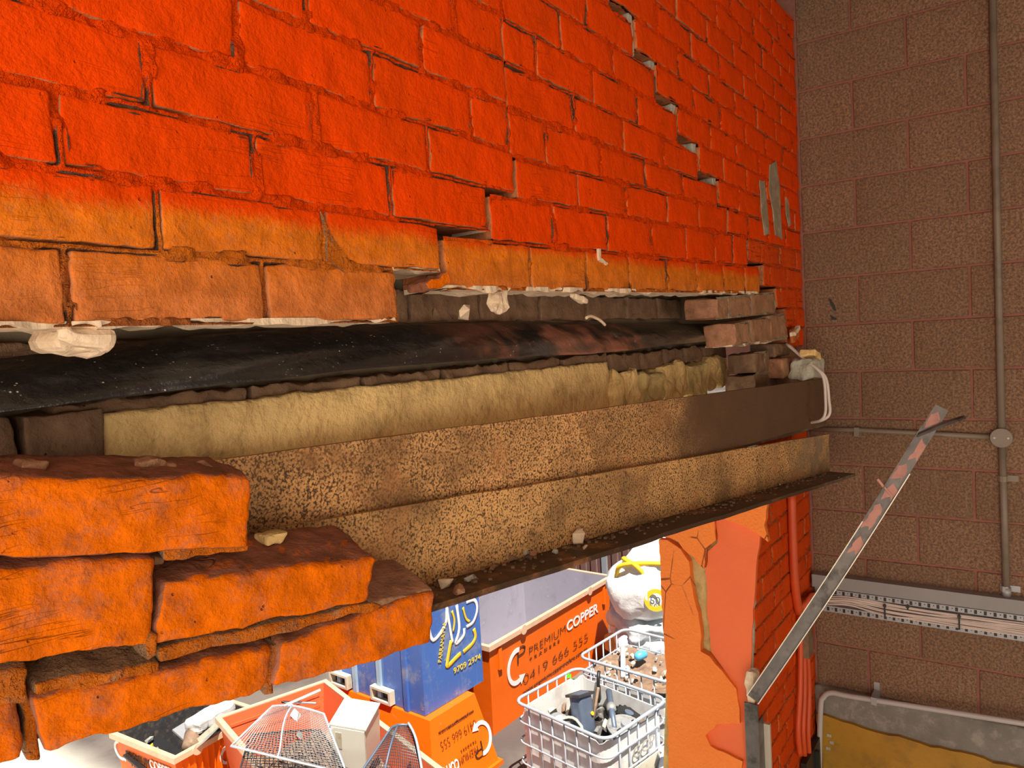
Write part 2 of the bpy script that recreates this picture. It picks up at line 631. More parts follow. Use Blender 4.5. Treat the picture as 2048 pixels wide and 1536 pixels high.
# the shed's other two walls, behind the camera: the side wall stands over an open roller door
mb = MB().box((-9, -8.2, GROUND), (0.2, -8.0, 1.47))
struct('wall_back', mb.V, mb.F, M['soffit'])
mb = MB().box((-9.2, -8.2, -1.9), (-9.0, 0.36, 1.47)).box((-9.2, -0.6, GROUND), (-9.0, 0.36, -1.9)).box((-9.2, -8.2, GROUND), (-9.0, -6.5, -1.9))
struct('wall_side', mb.V, mb.F, M['soffit'])
mb = MB().box((-9.0, 0.0, GROUND), (-4.2, 0.33, 1.47))
struct('wall_front', mb.V, mb.F, M['bin_wall'])
mb = MB().box((-0.0, -8.0, GROUND), (0.2, -3.2, 1.47))
struct('wall_far', mb.V, mb.F, M['soffit'])

# ---------------- orange brick wall (front leaf)
wall = tag(empty('wall_left', (-1.8, 0.05, 0.04)), 'orange painted brick wall split by stepped cracks', kind='structure')
ZA = [0.042, 0.126, 0.206, 0.289, 0.370, 0.456] + [0.456 + 0.084 * i for i in range(1, 14)]
ZB = {1: (0.100, 0.018), 2: (0.192, 0.021), 3: (0.279, 0.032), 4: (0.358, 0.034), 5: (0.449, 0.010)}
lineA = lambda k: (lambda x: ZA[k] + 0 * x)
lineB = lambda k: (lambda x: ZB[k][0] + ZB[k][1] * (x + 2.2)) if k in ZB else (lambda x: ZA[k] - 0.004 + 0 * x)
lineC = lambda k: (lambda x: 0.322 + 0.0817 * (k - 3) + 0 * x)
JA = {0: [-3.015, -2.77, -2.526], 1: [-2.91, -2.664, -2.416], 2: [-3.01, -2.771, -2.525, -2.275], 3: [-2.908, -2.669, -2.429, -2.181],
      4: [-2.786, -2.549, -2.302], 5: [-2.669, -2.43], 6: [-2.58, -2.338], 7: [-2.44]}
JB = {1: [-2.138, -1.91, -1.69, -1.46, -1.24, -1.0, -0.78], 2: [-2.04, -1.80, -1.55, -1.31, -1.07, -0.9], 3: [-1.93, -1.69, -1.44, -1.2],
      4: [-2.055, -1.819, -1.568, -1.32], 5: [-1.932, -1.69, -1.45], 6: [-2.077, -1.836, -1.6], 7: [-1.968, -1.729], 8: [-2.09, -1.85]}


def joints(k, x0, x1, given=()):
    """perpend joints of a running bond between x0 and x1"""
    g = [j for j in given if x0 + 0.03 < j < x1 - 0.03]
    base = -2.91 if k % 2 else -3.01
    out = list(g)
    lo = min(g) if g else None
    hi = max(g) if g else None
    rnd = random.Random(k * 17 + int(x0 * 10))
    if g:
        j = lo - 0.243
        while j > x0 + 0.06:
            out.append(j + rnd.uniform(-.006, .006))
            j -= 0.243
        j = hi + 0.243
        while j < x1 - 0.06:
            out.append(j + rnd.uniform(-.006, .006))
            j += 0.243
    else:
        j = base + math.ceil((x0 + 0.05 - base) / 0.243) * 0.243
        while j < x1 - 0.05:
            out.append(j + rnd.uniform(-.006, .006))
            j += 0.243
    return sorted(out)


def in_view(p, m=260):
    d = np.asarray(p) - CAM
    z = d @ FW
    if z < 0.15:
        return False
    x, y = 1024 + F_PX * (d @ RT) / z, 768 - F_PX * (d @ UP) / z
    return -m < x < 2048 + m and -m < y < 1536 + m


def brick_row(k, x0, x1, zl, zh, given, mat, matm, parent, yoff=0.0, panel=True, depth=0.105, gap=0.0045, amp=0.0022, left_face=0.004, only_view=True):
    js = joints(k, x0, x1, given)
    ed = [x0] + js + [x1]
    ints = []
    for i in range(len(ed) - 1):
        a = ed[i] + (gap if i > 0 else 0.0)
        b = ed[i + 1] - (gap if i < len(ed) - 2 else 0.0)
        ints.append((a, b))
        xc = (a + b) / 2
        lo, hi = zl(xc) + gap, zh(xc) - gap
        zc = (lo + hi) / 2
        if only_view and not (in_view((xc, yoff, zc)) or in_view((a, yoff, zc)) or in_view((b, yoff, zc))):
            continue
        ang = -math.atan2(zl(b) - zl(a), b - a)
        rnd = random.Random(hash((k, round(a, 3))) & 0xffff)
        near = xc < -1.9
        V, F = rbox((b - a, depth, hi - lo), (20, 3, 9) if near else (8, 2, 4), 0.0032)
        V = xform(V, roty(ang + rnd.uniform(-.004, .004)), (xc, yoff + depth / 2 + rnd.uniform(-.0015, .0015), zc))
        V = rough(V, amp, 28, k + 3)
        V = rough(V, amp * 0.6, 90, k + 40, 1)
        mesh('brick', V, F, mat, parent, smooth=True)
    if not panel:
        return
    dx = 0.0045 if x0 < -2.3 else 0.007
    xs = np.arange(x0, x1 + dx * 0.5, dx)
    # finer columns next to every perpend
    xs = np.unique(np.round(np.concatenate([xs] + [np.linspace(j - 0.012, j + 0.012, 13) for j in js if x0 < j - .012 and j + .012 < x1]), 5))
    ts = np.unique(np.concatenate([np.linspace(0, 0.16, 7), np.linspace(0.16, 0.84, 12), np.linspace(0.84, 1, 7)]))
    XX, TT = np.meshgrid(xs, ts, indexing='ij')
    zlo, zhi = zl(XX), zh(XX)
    ZZ = zlo + (zhi - zlo) * TT
    zin = np.minimum(ZZ - (zlo + gap), (zhi - gap) - ZZ)
    xin = np.full(XX.shape, -1.0)
    for (a, b) in ints:
        xin = np.maximum(xin, np.minimum(XX - a, b - XX))
    ins = np.minimum(zin, xin)
    P = np.stack([XX.ravel(), np.zeros(XX.size), ZZ.ravel()], 1)
    n1 = fbm(P * 26, 11, 2).reshape(XX.shape)
    n2 = fbm(P * 110, 12, 2).reshape(XX.shape)
    g = vnoise(P * np.array([13, 13, 22.0]), 13).reshape(XX.shape)
    yy = 0.0012 + 0.0042 * n1 + 0.0026 * n2
    groove = np.clip((0.0032 - np.abs(ins - 0.0008)) / 0.0032, 0, 1) * np.clip((g - 0.12) * 4, 0, 1)
    yy = yy + 0.013 * groove
    yy = yy + np.clip(ins - 0.0035, 0, 1) * 2.2
    yy = np.where(ins > 0.008, np.maximum(yy, 0.016), yy) + yoff
    keep = ins < 0.012
    if only_view:
        cols = np.array([in_view((x, yoff, (zl(x) + zh(x)) / 2), 120) for x in xs])
        keep &= cols[:, None]
    nx, ntt = XX.shape
    kc = keep[:-1, :-1] | keep[1:, :-1] | keep[:-1, 1:] | keep[1:, 1:]
    ii, jj = np.nonzero(kc)
    if len(ii) == 0:
        return
    q = np.stack([ii * ntt + jj, (ii + 1) * ntt + jj, (ii + 1) * ntt + jj + 1, ii * ntt + jj + 1], 1)
    used, inv = np.unique(q, return_inverse=True)
    V = np.stack([XX.ravel(), yy.ravel(), ZZ.ravel()], 1)[used]
    mesh('mortar', V, inv.reshape(q.shape), matm, parent, smooth=True)


EB = {1: -0.62, 2: -0.755, 3: -0.945, 4: -1.035, 5: -1.195, 6: -1.345, 7: -1.485, 8: -1.61, 9: -1.735, 10: -1.86, 11: -1.99, 12: -2.1}
EA = {0: -2.526, 1: -2.416, 2: -2.275, 3: -2.181}
for k in range(0, 13):
    xa = EA.get(k, -2.19)
    brick_row(k, -3.75, xa, lineA(k), lineA(k + 1), JA.get(k, ()), M['brick'], M['mortar'], wall)
    if k >= 1:
        xb0 = {1: -2.402, 2: -2.260, 3: -2.170}.get(k, -2.1865)
        if EB[k] > xb0:
            brick_row(k, xb0, EB[k], lineB(k), lineB(k + 1), JB.get(k, ()), M['brick'], M['mortar'], wall)
for k in range(1, 15):
    gapx = {1: -0.56, 2: -0.735}.get(k, EB.get(k, -2.2) + 0.014 + 0.004 * (k % 3))
    brick_row(k, gapx, -0.002, lineC(k), lineC(k + 1), (), M['brick' if k > 2 else 'brick_jamb'], M['mortar' if k > 2 else 'mortar_jamb'], wall)
# broken courses under the cracked wedge, next to the block wall
brick_row(0, -1.08, -0.42, lambda x: 0.036 + 0.03 * (x + 1.08), lambda x: 0.107 + 0.05 * (x + 1.08), (-0.72,), M['brick_raw'], M['mortar_back'], wall, yoff=0.0, amp=0.005)
brick_row(0, -0.405, -0.002, lineC(0), lineC(1), (), M['brick_jamb'], M['mortar_jamb'], wall)
brick_row(-1, -0.95, -0.31, lambda x: -0.055 + 0.012 * (x + .95), lambda x: 0.022 + 0.06 * (x + .95), (-0.55,), M['brick_raw'], M['mortar_back'], wall, yoff=-0.012, amp=0.006)
brick_row(-1, -0.30, -0.002, lineC(-1), lineC(0), (-0.16,), M['brick_jamb'], M['mortar_jamb'], wall, yoff=-0.004)
brick_row(-2, -0.27, -0.002, lineC(-2), lineC(-1), (), M['brick_jamb'], M['mortar_jamb'], wall)
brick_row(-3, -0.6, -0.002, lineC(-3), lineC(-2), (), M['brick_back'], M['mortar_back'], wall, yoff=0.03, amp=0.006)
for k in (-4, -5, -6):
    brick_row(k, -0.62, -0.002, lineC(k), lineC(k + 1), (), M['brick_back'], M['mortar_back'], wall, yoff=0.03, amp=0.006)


def xj(z):
    return -0.85 + 0.2 * (max(z, -1.7) + 1.05)


for k in range(-27, -6):
    zc = 0.322 + 0.0817 * (k - 2.5)
    brick_row(k, xj(zc) + 0.034, -0.002, lineC(k), lineC(k + 1), (), M['brick_jamb'], M['mortar_jamb'], wall)


def slab(name, x0, x1, zf, th, mat, parent, y0=0.004, y1=0.1, seed=0, wob=0.006, dx=0.008, hang=0.004):
    """ragged bed of mortar left on the underside of a course; zf(x) is the course's lower edge"""
    xs = np.arange(x0, x1 + dx / 2, dx)
    ys = np.linspace(0, 1, 6)
    V, F = [], []
    n = len(xs)
    P = np.stack([xs * 22, xs * 0, xs * 0 + seed], 1)
    e = fbm(P, seed, 3)
    t2 = np.clip(0.4 + 0.6 * fbm(P * 0.6 + 5, seed + 7, 2), 0.15, 1.3)
    for i, x in enumerate(xs):
        for j, v in enumerate(ys):
            y = (y0 + wob * e[i]) * (1 - v) + y1 * v
            zz = zf(x) - th * t2[i] - hang * vnoise(np.array([[x * 40, y * 60, seed]]), seed)[0]
            V.append((x, y, zz))
    for i in range(n - 1):
        for j in range(5):
            a = i * 6 + j
            F.append((a, a + 1, a + 7, a + 6))
    m = len(V)
    for i, x in enumerate(xs):
        V.append((x, y0 + wob * e[i] + 0.001, zf(x) + 0.004))
    for i in range(n - 1):
        F.append((i * 6, (i + 1) * 6, m + i + 1, m + i))
    for i in (0, n - 1):
        V.append((xs[i], y1, zf(xs[i]) + 0.004))
    F.append((0, m, m + n, 5)[::-1])
    F.append(((n - 1) * 6, m + n - 1, m + n + 1, (n - 1) * 6 + 5))
    return mesh(name, V, F, mat, parent, smooth=False)


slab('mortar_bed', -3.4, -2.985, lambda x: 0.044, 0.020, M['cream'], wall, 0.0, 0.1, 3, 0.006, 0.006, 0.006)
slab('mortar_bed', -2.99, -2.526, lambda x: 0.046, 0.005, M['cream'], wall, 0.002, 0.1, 4, 0.004)
slab('mortar_bed', -2.526, -2.416, lambda x: 0.130, 0.006, M['cream'], wall, 0.003, 0.1, 5, 0.004)
slab('mortar_bed', -2.402, -0.62, lambda x: lineB(1)(x) + 0.004, 0.008, M['cream'], wall, 0.001, 0.1, 6, 0.008, 0.01, 0.005)
slab('mortar_bed', -2.27, -2.19, lambda x: 0.21, 0.006, M['cream'], wall, 0.008, 0.09, 7, 0.004)
slab('mortar_bed', -0.95, -0.31, lambda x: -0.052 + 0.012 * (x + .95), 0.006, M['cream'], wall, -0.01, 0.09, 8, 0.006)
# mortar showing inside the stepped crack
for k in range(3, 10):
    x0 = EB[k]
    zt = lineC(k)(x0)
    blob('mortar', (0.15, 0.05, 0.032), (6, 2, 3), 0.006, None, (x0 - 0.05, 0.036, zt + 0.0), M['grey_mortar'], wall, 0.006, 40, k)
    blob('mortar', (0.03, 0.05, 0.09), (2, 2, 5), 0.004, None, (x0 + 0.008, 0.034, zt + 0.04), M['grey_mortar'], wall, 0.004, 50, k + 20)
# broken lump and chips hanging from the undersides
blob('mortar_lump', (0.052, 0.08, 0.026), (9, 8, 5), 0.008, roty(0.15), (-2.995, 0.045, 0.030), M['cream'], wall, 0.008, 36, 31)
blob('mortar_lump', (0.045, 0.02, 0.04), (4, 2, 4), 0.006, None, (-2.235, 0.012, 0.082), M['cream'], wall, 0.008, 50, 32)
blob('mortar_flap', (0.06, 0.05, 0.018), (5, 3, 2), 0.004, roty(-0.25), (-2.435, 0.012, 0.107), M['brick_low'], wall, 0.004, 50, 33)
blob('mortar_lump', (0.05, 0.02, 0.012), (4, 2, 2), 0.003, roty(0.2), (-1.95, 0.0, 0.088), M['cream'], wall, 0.004, 50, 34)

M['bare'] = simple('scraped_mortar', (0.27, 0.20, 0.12), 0.9, 0.4, 24, 0.006, 60, dirt=(0.5, 0.42, 0.32), dscale=20)
# bare patches and scraped mortar on the wall near the corner
to_wall = lambda off: (lambda u, v, d: (u, off + d, v))
for i, pp in enumerate(([(1538, 330), (1550, 322), (1557, 370), (1560, 440), (1563, 478), (1549, 470), (1544, 420), (1536, 380)],
                        [(1518, 362), (1527, 362), (1533, 420), (1537, 468), (1528, 470), (1521, 420)],
                        [(1570, 395), (1574, 398), (1580, 450), (1576, 455), (1571, 430)])):
    q = [tuple(ony(a)[[0, 2]]) for a in pp]
    plate('bare_patch', q, to_wall(-0.0045), 0.004, M['bare'], wall, 0.003, i, 0.02)

for nm, pp, mt, off in (('mortar_wedge', [(640, 424), (650, 462), (655, 520), (690, 545), (716, 545), (690, 512), (662, 468)], M['mortar_low'], -0.0015),
                        ('bare_patch', [(1194, 498), (1198, 499), (1199, 516), (1213, 527), (1211, 530), (1196, 520)], M['cream'], -0.0045)):
    plate(nm, [tuple(ony(a)[[0, 2]]) for a in pp], to_wall(off), 0.006, mt, wall, 0.0015, 5, 0.008)
# pillar end of the wall: core and loose coats of render on its reveal
M['render'] = wallmat('orange_render', (0.84, 0.13, 0.008), (0.78, 0.105, 0.008), P_SPRAY, (0.35, 0.2, 0.1), None, seed=21, mortar=False)
nr = NT('rough_orange_render')
rc = nr.mix(nr.noise(5, 4), (0.95, 0.25, 0.03), (0.88, 0.18, 0.02))
cr = nr.math('MULTIPLY', nr.ramp(nr.voro(9, 'DISTANCE_TO_EDGE', nr.scale((1, 1, 0.6))), 0.0, 0.02, 1, 0), nr.ramp(nr.noise(4), 0.5, 0.6))
rc = nr.mix(cr, rc, (0.3, 0.06, 0.01))
M['render'] = nr.out(rc, 0.75, nr.bump(nr.math('SUBTRACT', nr.noise(90, 4, 0.6), cr), 0.8, 0.006))
nr = NT('smooth_red_render')
M['render_red'] = nr.out(nr.mix(nr.noise(6, 5, 0.6), (0.78, 0.125, 0.025), (0.88, 0.16, 0.035)), 0.6, nr.bump(nr.noise(30, 4), 0.35, 0.004))
pil = tag(empty('pillar', (-0.6, 0.2, GROUND)), 'rendered wall end with cracked orange coats beside the loose metal strip', 'pillar')
zs = [-0.36, -0.7, -1.05, -1.4, -1.7, -2.4, GROUND]
V, F = [], []
for z in zs:
    V += [(xj(z) + 0.03, 0.012, z), (xj(z) + 0.03, 0.325, z), (-0.02, 0.325, z), (-0.02, 0.10, z), (-0.3, 0.10, z), (-0.3, 0.012, z)]
for i in range(len(zs) - 1):
    for j in range(6):
        F.append((i * 6 + j, i * 6 + (j + 1) % 6, (i + 1) * 6 + (j + 1) % 6, (i + 1) * 6 + j))
F.append((0, 1, 2, 3, 4, 5))
core = mesh('masonry_core', V, F, M['yellow_mortar'], pil)
bm = bmesh.new(); bm.from_mesh(core.data); bmesh.ops.recalc_face_normals(bm, faces=bm.faces); bm.to_mesh(core.data); bm.free()


def jamb_px(X, Y):
    """photo crop point -> (y, z) on the leaning reveal plane"""
    px = (1280 + X / 2.667, 960 + Y / 2.667)
    x = -0.85
    for _ in range(6):
        p = onx(px, x)
        x = xj(p[2])
    return (p[1], p[2])


to_jamb = lambda off: (lambda u, v, d: (xj(v) + off + d, u, v))
lowext = [(0.33, -2.6), (0.0, -2.6)]
base_poly = [(0.328, -0.40), (0.002, -0.40), (0.002, -2.6), (0.328, -2.6)]
plate('grey_coat', [(0.05, -0.42), (0.0, -0.42), (0.0, -2.2), (0.05, -2.2)], to_jamb(0.016), 0.016, M['grey_mortar'], pil, 0.004, 3, 0.03)
cen = [(405, 150), (640, 90), (640, 290), (622, 420), (605, 650), (590, 960), (575, 1080), (560, 1300), (575, 1700), (330, 1700), (345, 1350), (400, 1290), (500, 1290), (505, 1110), (430, 990), (372, 920), (366, 830), (352, 640), (347, 500), (357, 380), (407, 340)]
plate('render_coat', [jamb_px(*a) for a in cen], to_jamb(0.008), 0.02, M['render_red'], pil, 0.003, 4, 0.03)
lef = [(104, 318), (150, 322), (215, 365), (268, 432), (272, 545), (298, 640), (315, 740), (330, 800), (323, 915), (375, 942), (440, 1012), (512, 1112), (528, 1180), (540, 1292), (455, 1300), (412, 1298), (350, 1360), (382, 1420), (470, 1460), (545, 1500), (520, 1700), (160, 1700), (150, 1200)]
plate('render_coat', [jamb_px(*a) for a in lef], to_jamb(-0.006), 0.03, M['render'], pil, 0.003, 5, 0.02)
upm = [(104, 300), (104, 150), (400, 120), (402, 320), (352, 372), (340, 470), (285, 412), (205, 332), (160, 305)]
plate('render_coat', [jamb_px(*a) for a in upm], to_jamb(-0.004), 0.028, M['render'], pil, 0.003, 6, 0.02)
trt = [(460, 205), (520, 90), (640, 60), (690, 120), (665, 240), (690, 325), (640, 285), (560, 240)]
plate('render_coat', [jamb_px(*a) for a in trt], to_jamb(-0.012), 0.026, M['render'], pil, 0.003, 7, 0.02)

# ---------------- outer leaf seen through the broken cavity
outer = tag(empty('wall_outer', (-1.8, 0.22, -0.2)), 'bare brick outer leaf behind the black membrane', kind='structure')
mb = MB().box((-4.2, 0.23, 0.02), (0.0, 0.32, 1.47))
mesh('backing', mb.V, mb.F, M['mortar_back'], outer)
mb = MB().box((-4.2, 0.25, -0.19), (-0.42, 0.32, 0.03))
mesh('backing', mb.V, mb.F, M['mortar_back'], outer)
for k, (z0, z1) in enumerate(((0.045, 0.125), (-0.04, 0.04))):
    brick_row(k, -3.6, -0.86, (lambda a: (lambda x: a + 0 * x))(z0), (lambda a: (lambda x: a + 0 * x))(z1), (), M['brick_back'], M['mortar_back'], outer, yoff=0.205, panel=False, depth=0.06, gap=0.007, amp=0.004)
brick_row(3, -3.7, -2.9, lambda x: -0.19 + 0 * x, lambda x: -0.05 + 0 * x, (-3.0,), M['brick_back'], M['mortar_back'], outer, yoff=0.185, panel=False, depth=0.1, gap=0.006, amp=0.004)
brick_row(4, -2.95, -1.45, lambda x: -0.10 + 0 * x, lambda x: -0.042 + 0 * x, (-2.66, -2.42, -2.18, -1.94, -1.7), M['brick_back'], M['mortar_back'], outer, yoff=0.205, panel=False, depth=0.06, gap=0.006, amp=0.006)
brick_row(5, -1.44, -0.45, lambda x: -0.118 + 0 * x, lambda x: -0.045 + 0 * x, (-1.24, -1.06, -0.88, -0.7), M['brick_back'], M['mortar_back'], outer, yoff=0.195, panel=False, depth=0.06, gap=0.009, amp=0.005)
# long mortar-smeared course standing proud, then crumbling yellow bricks
V, F = rbox((1.44, 0.09, 0.17), (90, 3, 10), 0.006)
V = xform(V, roty(0.006), (-2.18, 0.238, -0.152))
V = rough(V, 0.004, 20, 50); V = rough(V, 0.0025, 75, 51)
mesh('smeared_course', V, F, M['smear'], outer, smooth=True)
for i, (a, b, zt, m) in enumerate(((-1.585, -1.44, -0.10, 'smear'), (-1.43, -1.26, -0.115, 'yellow_mortar'), (-1.25, -1.05, -0.105, 'smear'), (-1.04, -0.86, -0.11, 'yellow_mortar'), (-0.85, -0.63, -0.10, 'smear'))):
    blob('brick', (b - a, 0.11, 0.115), (12, 5, 9), 0.01, rotz(random.uniform(-.05, .05)), ((a + b) / 2 + 0.13, 0.225, zt - 0.06), M[m], outer, 0.013, 24, i + 60)

# ---------------- concrete block wall
rw = tag(empty('wall_right', (0.1, -1.0, -2.6)), 'bare concrete block wall beside the orange brickwork', kind='structure')
Zb0, OFF = 1.19927, 0.01997
mb = MB().box((0.006, -3.2, GROUND), (0.2, 0.36, 1.47))
mesh('mortar', mb.V, mb.F, M['joint'], rw)
mb = MB().box((0.004, -0.012, -1.6), (0.02, 0.0, 1.47))
mesh('corner_fillet', mb.V, mb.F, M['joint'], rw)
for i in range(-1, 14):
    z1 = Zb0 - 0.2 * i
    z0 = z1 - 0.2
    if i == 11:
        pass
    first = -OFF if True else 0
    # half block / full block alternate at the corner
    s = 0.4 if i % 2 == 0 else 0.2
    ed = [-0.006] + [-(OFF + s + 0.4 * j) for j in range(4)]
    for j in range(len(ed) - 1):
        a, b = ed[j + 1] + 0.0045, ed[j] - (0.0045 if j else 0.004)
        if not in_view((0, (a + b) / 2, (z0 + z1) / 2), 500):
            continue
        V, F = rbox((0.19, b - a, z1 - z0 - 0.009), (1, 8, 5), 0.004)
        V = xform(V, None, (0.095 + random.uniform(-.001, .001), (a + b) / 2, (z0 + z1) / 2))
        V = rough(V, 0.0012, 30, i * 7 + j)
        mesh('block', V, F, M['block'], rw, smooth=True)
# concrete base course with the yellow dado below
V, F = rbox((0.2, 3.2, 0.5), (1, 60, 8), 0.01)
V = xform(V, None, (0.075, -1.6, -1.845))
V = rough(V, 0.004, 12, 77)
V = np.asarray(V)
mesh('concrete_band', V, F, M['concrete'], rw, smooth=True)
ypts = [(-0.01, -1.715), (-0.12, -1.722), (-0.22, -1.735), (-0.335, -1.735), (-0.45, -1.745), (-0.56, -1.735), (-0.67, -1.748), (-0.8, -1.742), (-1.1, -1.75), (-1.6, -1.745), (-1.6, -2.9), (-0.01, -2.9)]
plate('yellow_dado', ypts, lambda u, v, d: (-0.045 + d, u, v), 0.03, M['yellow_paint'], rw, 0.004, 9, 0.03)
for i, (yy, zz) in enumerate(((-0.06, -1.80), (-0.07, -1.83), (-0.055, -1.86))):
    blob('paint_chip', (0.006, 0.018, 0.014), (1, 2, 2), 0.003, None, (-0.046, yy, zz), M['grey_mortar'], rw)
# greasy scuffs on one block
for pp in ([(1657, 597), (1662, 598), (1670, 612), (1673, 622), (1668, 621), (1661, 608)], [(1660, 629), (1665, 632), (1674, 637), (1672, 640), (1663, 639)]):
    plate('scuff', [tuple(onx(a)[[1, 2]]) for a in pp], lambda u, v, d: (-0.003 + d, u, v), 0.003, M['black'], rw)

# ================================================================== LINTELS AND BROKEN MASONRY
def on_plane(px, p0, n):
    d = ray(px)
    return CAM + d * (((np.asarray(p0) - CAM) @ n) / (d @ n))


def angle_steel(name, T0, T1, leg, fl, th, mats, label, flange_side):
    """steel angle: upright leg hanging from the line T0-T1, flange at its foot"""
    T0, T1 = np.array(T0), np.array(T1)
    L = np.linalg.norm(T1 - T0)
    d = (T1 - T0) / L
    perp = np.array([d[1], -d[0], 0.0])
    perp /= np.linalg.norm(perp)            # towards the room
    up = np.cross(d, perp)
    up = up if up[2] > 0 else -up
    s = flange_side
    e = empty(name, T0 - up * leg)
    tag(e, label, 'steel lintel')
    n = 60

    def strip(lo, hi, nm, mat):
        V, F = rbox((L, 1, 1), (n, 2, 4), 0.001)
        V = np.asarray(V)
        a = lo + (V[:, 1:] + 0.5) * (np.array(hi) - lo)
        W = T0 + np.outer(V[:, 0] + L / 2, d) + np.outer(a[:, 0], perp) + np.outer(a[:, 1], up)
        W = rough(W, 0.0015, 9, len(nm))
        return mesh(nm, W, F, mat, e)
    strip(np.array([-th / 2, -leg]), (th / 2, 0.0), 'leg', mats[0])
    strip(np.array([0.0 if s > 0 else -fl, -leg - th]), (fl if s > 0 else 0.0, -leg), 'flange', mats[1])
    return e, d, perp, up, L


T0f, T1f = np.array([-2.555, 0.11, -0.27]), np.array([-0.257, -0.14, -0.435])
dd = (T1f - T0f) / np.linalg.norm(T1f - T0f)
fl_e, fd, fp, fu, fL = angle_steel('steel_lintel', T0f - dd * 0.85, T1f, 0.150, 0.105, 0.011, (M['rust_front'], M['rust_flange']),
                                   'rusty steel angle lintel with rubble along its bottom ledge', 1)
SL = -0.1088
R0, R1 = onpl((480, 913), 0.132, -2.555, SL), onpl((1648, 757), 0.132, -2.555, SL)
rd = (R1 - R0) / np.linalg.norm(R1 - R0)
angle_steel('steel_lintel', R0 - rd * 0.75, R1, 0.182, 0.09, 0.011, (M['rust_rear'], M['rust_flange']),
            'upper steel lintel, speckled rust fading to smooth dark brown primer', -1)

# ---------------- sagging corner of brickwork
chunk = tag(empty('brickwork', (-2.9, 0.05, -0.42)), 'stepped orange bricks sagging at the end of the rusty lintels', 'brickwork')
CX0 = -2.95
pn = np.array([SL, -1.0, 0.0])
pn /= np.linalg.norm(pn)                    # faces the room (towards -y)


def face_brick(TL, TR, BR, BL, mat, depth=0.108, segs=(34, 8, 12), amp=0.0032, r=0.006, seed=0, name='brick', yo=0.0, sm=True, tilt=19):
    """brick whose front face fills four photo points on the sagging plane"""
    q = [onpl(a, yo, CX0, SL) for a in (TL, TR, BR, BL)]
    V, F = rbox((1, 1, 1), segs, 0.001)
    dims = np.array([np.linalg.norm(q[1] - q[0]), depth, np.linalg.norm(q[3] - q[0])])
    V, F = rbox(tuple(dims), segs, r)
    V = np.asarray(V) / dims + 0.5
    u, v, w = V[:, 0:1], V[:, 1:2], V[:, 2:3]
    top = q[0] * (1 - u) + q[1] * u
    bot = q[3] * (1 - u) + q[2] * u
    dv_ = -pn * math.cos(math.radians(tilt)) + np.array([0, 0, math.sin(math.radians(tilt))])
    W = bot * (1 - w) + top * w + dv_ * depth * v
    W = rough(W, amp, 22, seed)
    W = rough(W, amp * 0.6, 80, seed + 9)
    return mesh(name, W, F, mat, chunk, smooth=sm)


LB, LM = M['brick_low'], M['mortar_low']
face_brick((-230, 962), (507, 951), (497, 1097), (-240, 1130), LB, seed=1, tilt=10)
face_brick((-330, 1160), (316, 1114), (300, 1288), (-330, 1370), LB, seed=2, tilt=12)
face_brick((330, 1166), (754, 1114), (738, 1203), (312, 1294), LB, seed=3)
face_brick((566, 1288), (872, 1184), (864, 1288), (545, 1382), LB, seed=4)
face_brick((66, 1400), (546, 1296), (532, 1384), (92, 1506), LB, seed=5)
face_brick((-330, 1480), (30, 1402), (46, 1516), (-330, 1640), LB, seed=6)
# mortar still stuck between them
face_brick((318, 1298), (742, 1206), (770, 1216), (318, 1328), LM, 0.095, (22, 4, 3), 0.004, 0.003, 11, 'mortar', 0.006)
face_brick((740, 1206), (866, 1178), (868, 1190), (760, 1216), M['brick_raw'], 0.1, (10, 4, 2), 0.003, 0.003, 12, 'mortar', 0.006)
face_brick((70, 1372), (322, 1318), (322, 1340), (70, 1402), LM, 0.10, (14, 4, 3), 0.004, 0.003, 13, 'mortar', 0.004)
face_brick((-330, 1420), (62, 1335), (62, 1402), (-330, 1480), LM, 0.10, (10, 4, 3), 0.005, 0.003, 14, 'mortar', 0.003)
face_brick((534, 1296), (562, 1290), (548, 1388), (530, 1390), LM, 0.095, (3, 4, 6), 0.004, 0.003, 15, 'mortar', 0.005)
face_brick((302, 1118), (326, 1120), (316, 1296), (298, 1300), M['brick_raw'], 0.07, (3, 4, 8), 0.004, 0.003, 16, 'mortar', 0.045)
face_brick((300, 1258), (322, 1262), (318, 1312), (296, 1322), LM, 0.06, (3, 4, 4), 0.005, 0.003, 17, 'mortar', 0.0)
face_brick((330, 1098), (496, 1092), (494, 1104), (330, 1120), LM, 0.10, (14, 4, 2), 0.003, 0.002, 18, 'mortar', 0.004)
face_brick((34, 1402), (64, 1396), (80, 1510), (48, 1518), LM, 0.08, (3, 4, 6), 0.005, 0.003, 19, 'mortar', 0.014)
pt = on_plane((535, 1072), onpl((535, 1140), 0, CX0, SL), np.array([0.17, 0.0, 0.985]))
blob('mortar_lump', (0.035, 0.03, 0.016), (4, 4, 3), 0.006, None, onpl((540, 1076), 0.07, CX0, SL), M['smear'], chunk, 0.005, 50, 71)
for i, (a, s) in enumerate((((300, 920), 0.05), ((330, 925), 0.03), ((60, 928), 0.04), ((405, 930), 0.03))):
    p = onpl(a, 0.06, CX0, SL)
    blob('mortar_lump', (s * 0.7, s * 0.5, 0.010), (5, 4, 2), 0.004, roty(0.17) @ rotx(0.17), p - np.array([0, 0, 0.003]), M['brick_raw'], chunk, 0.004, 60, 80 + i)

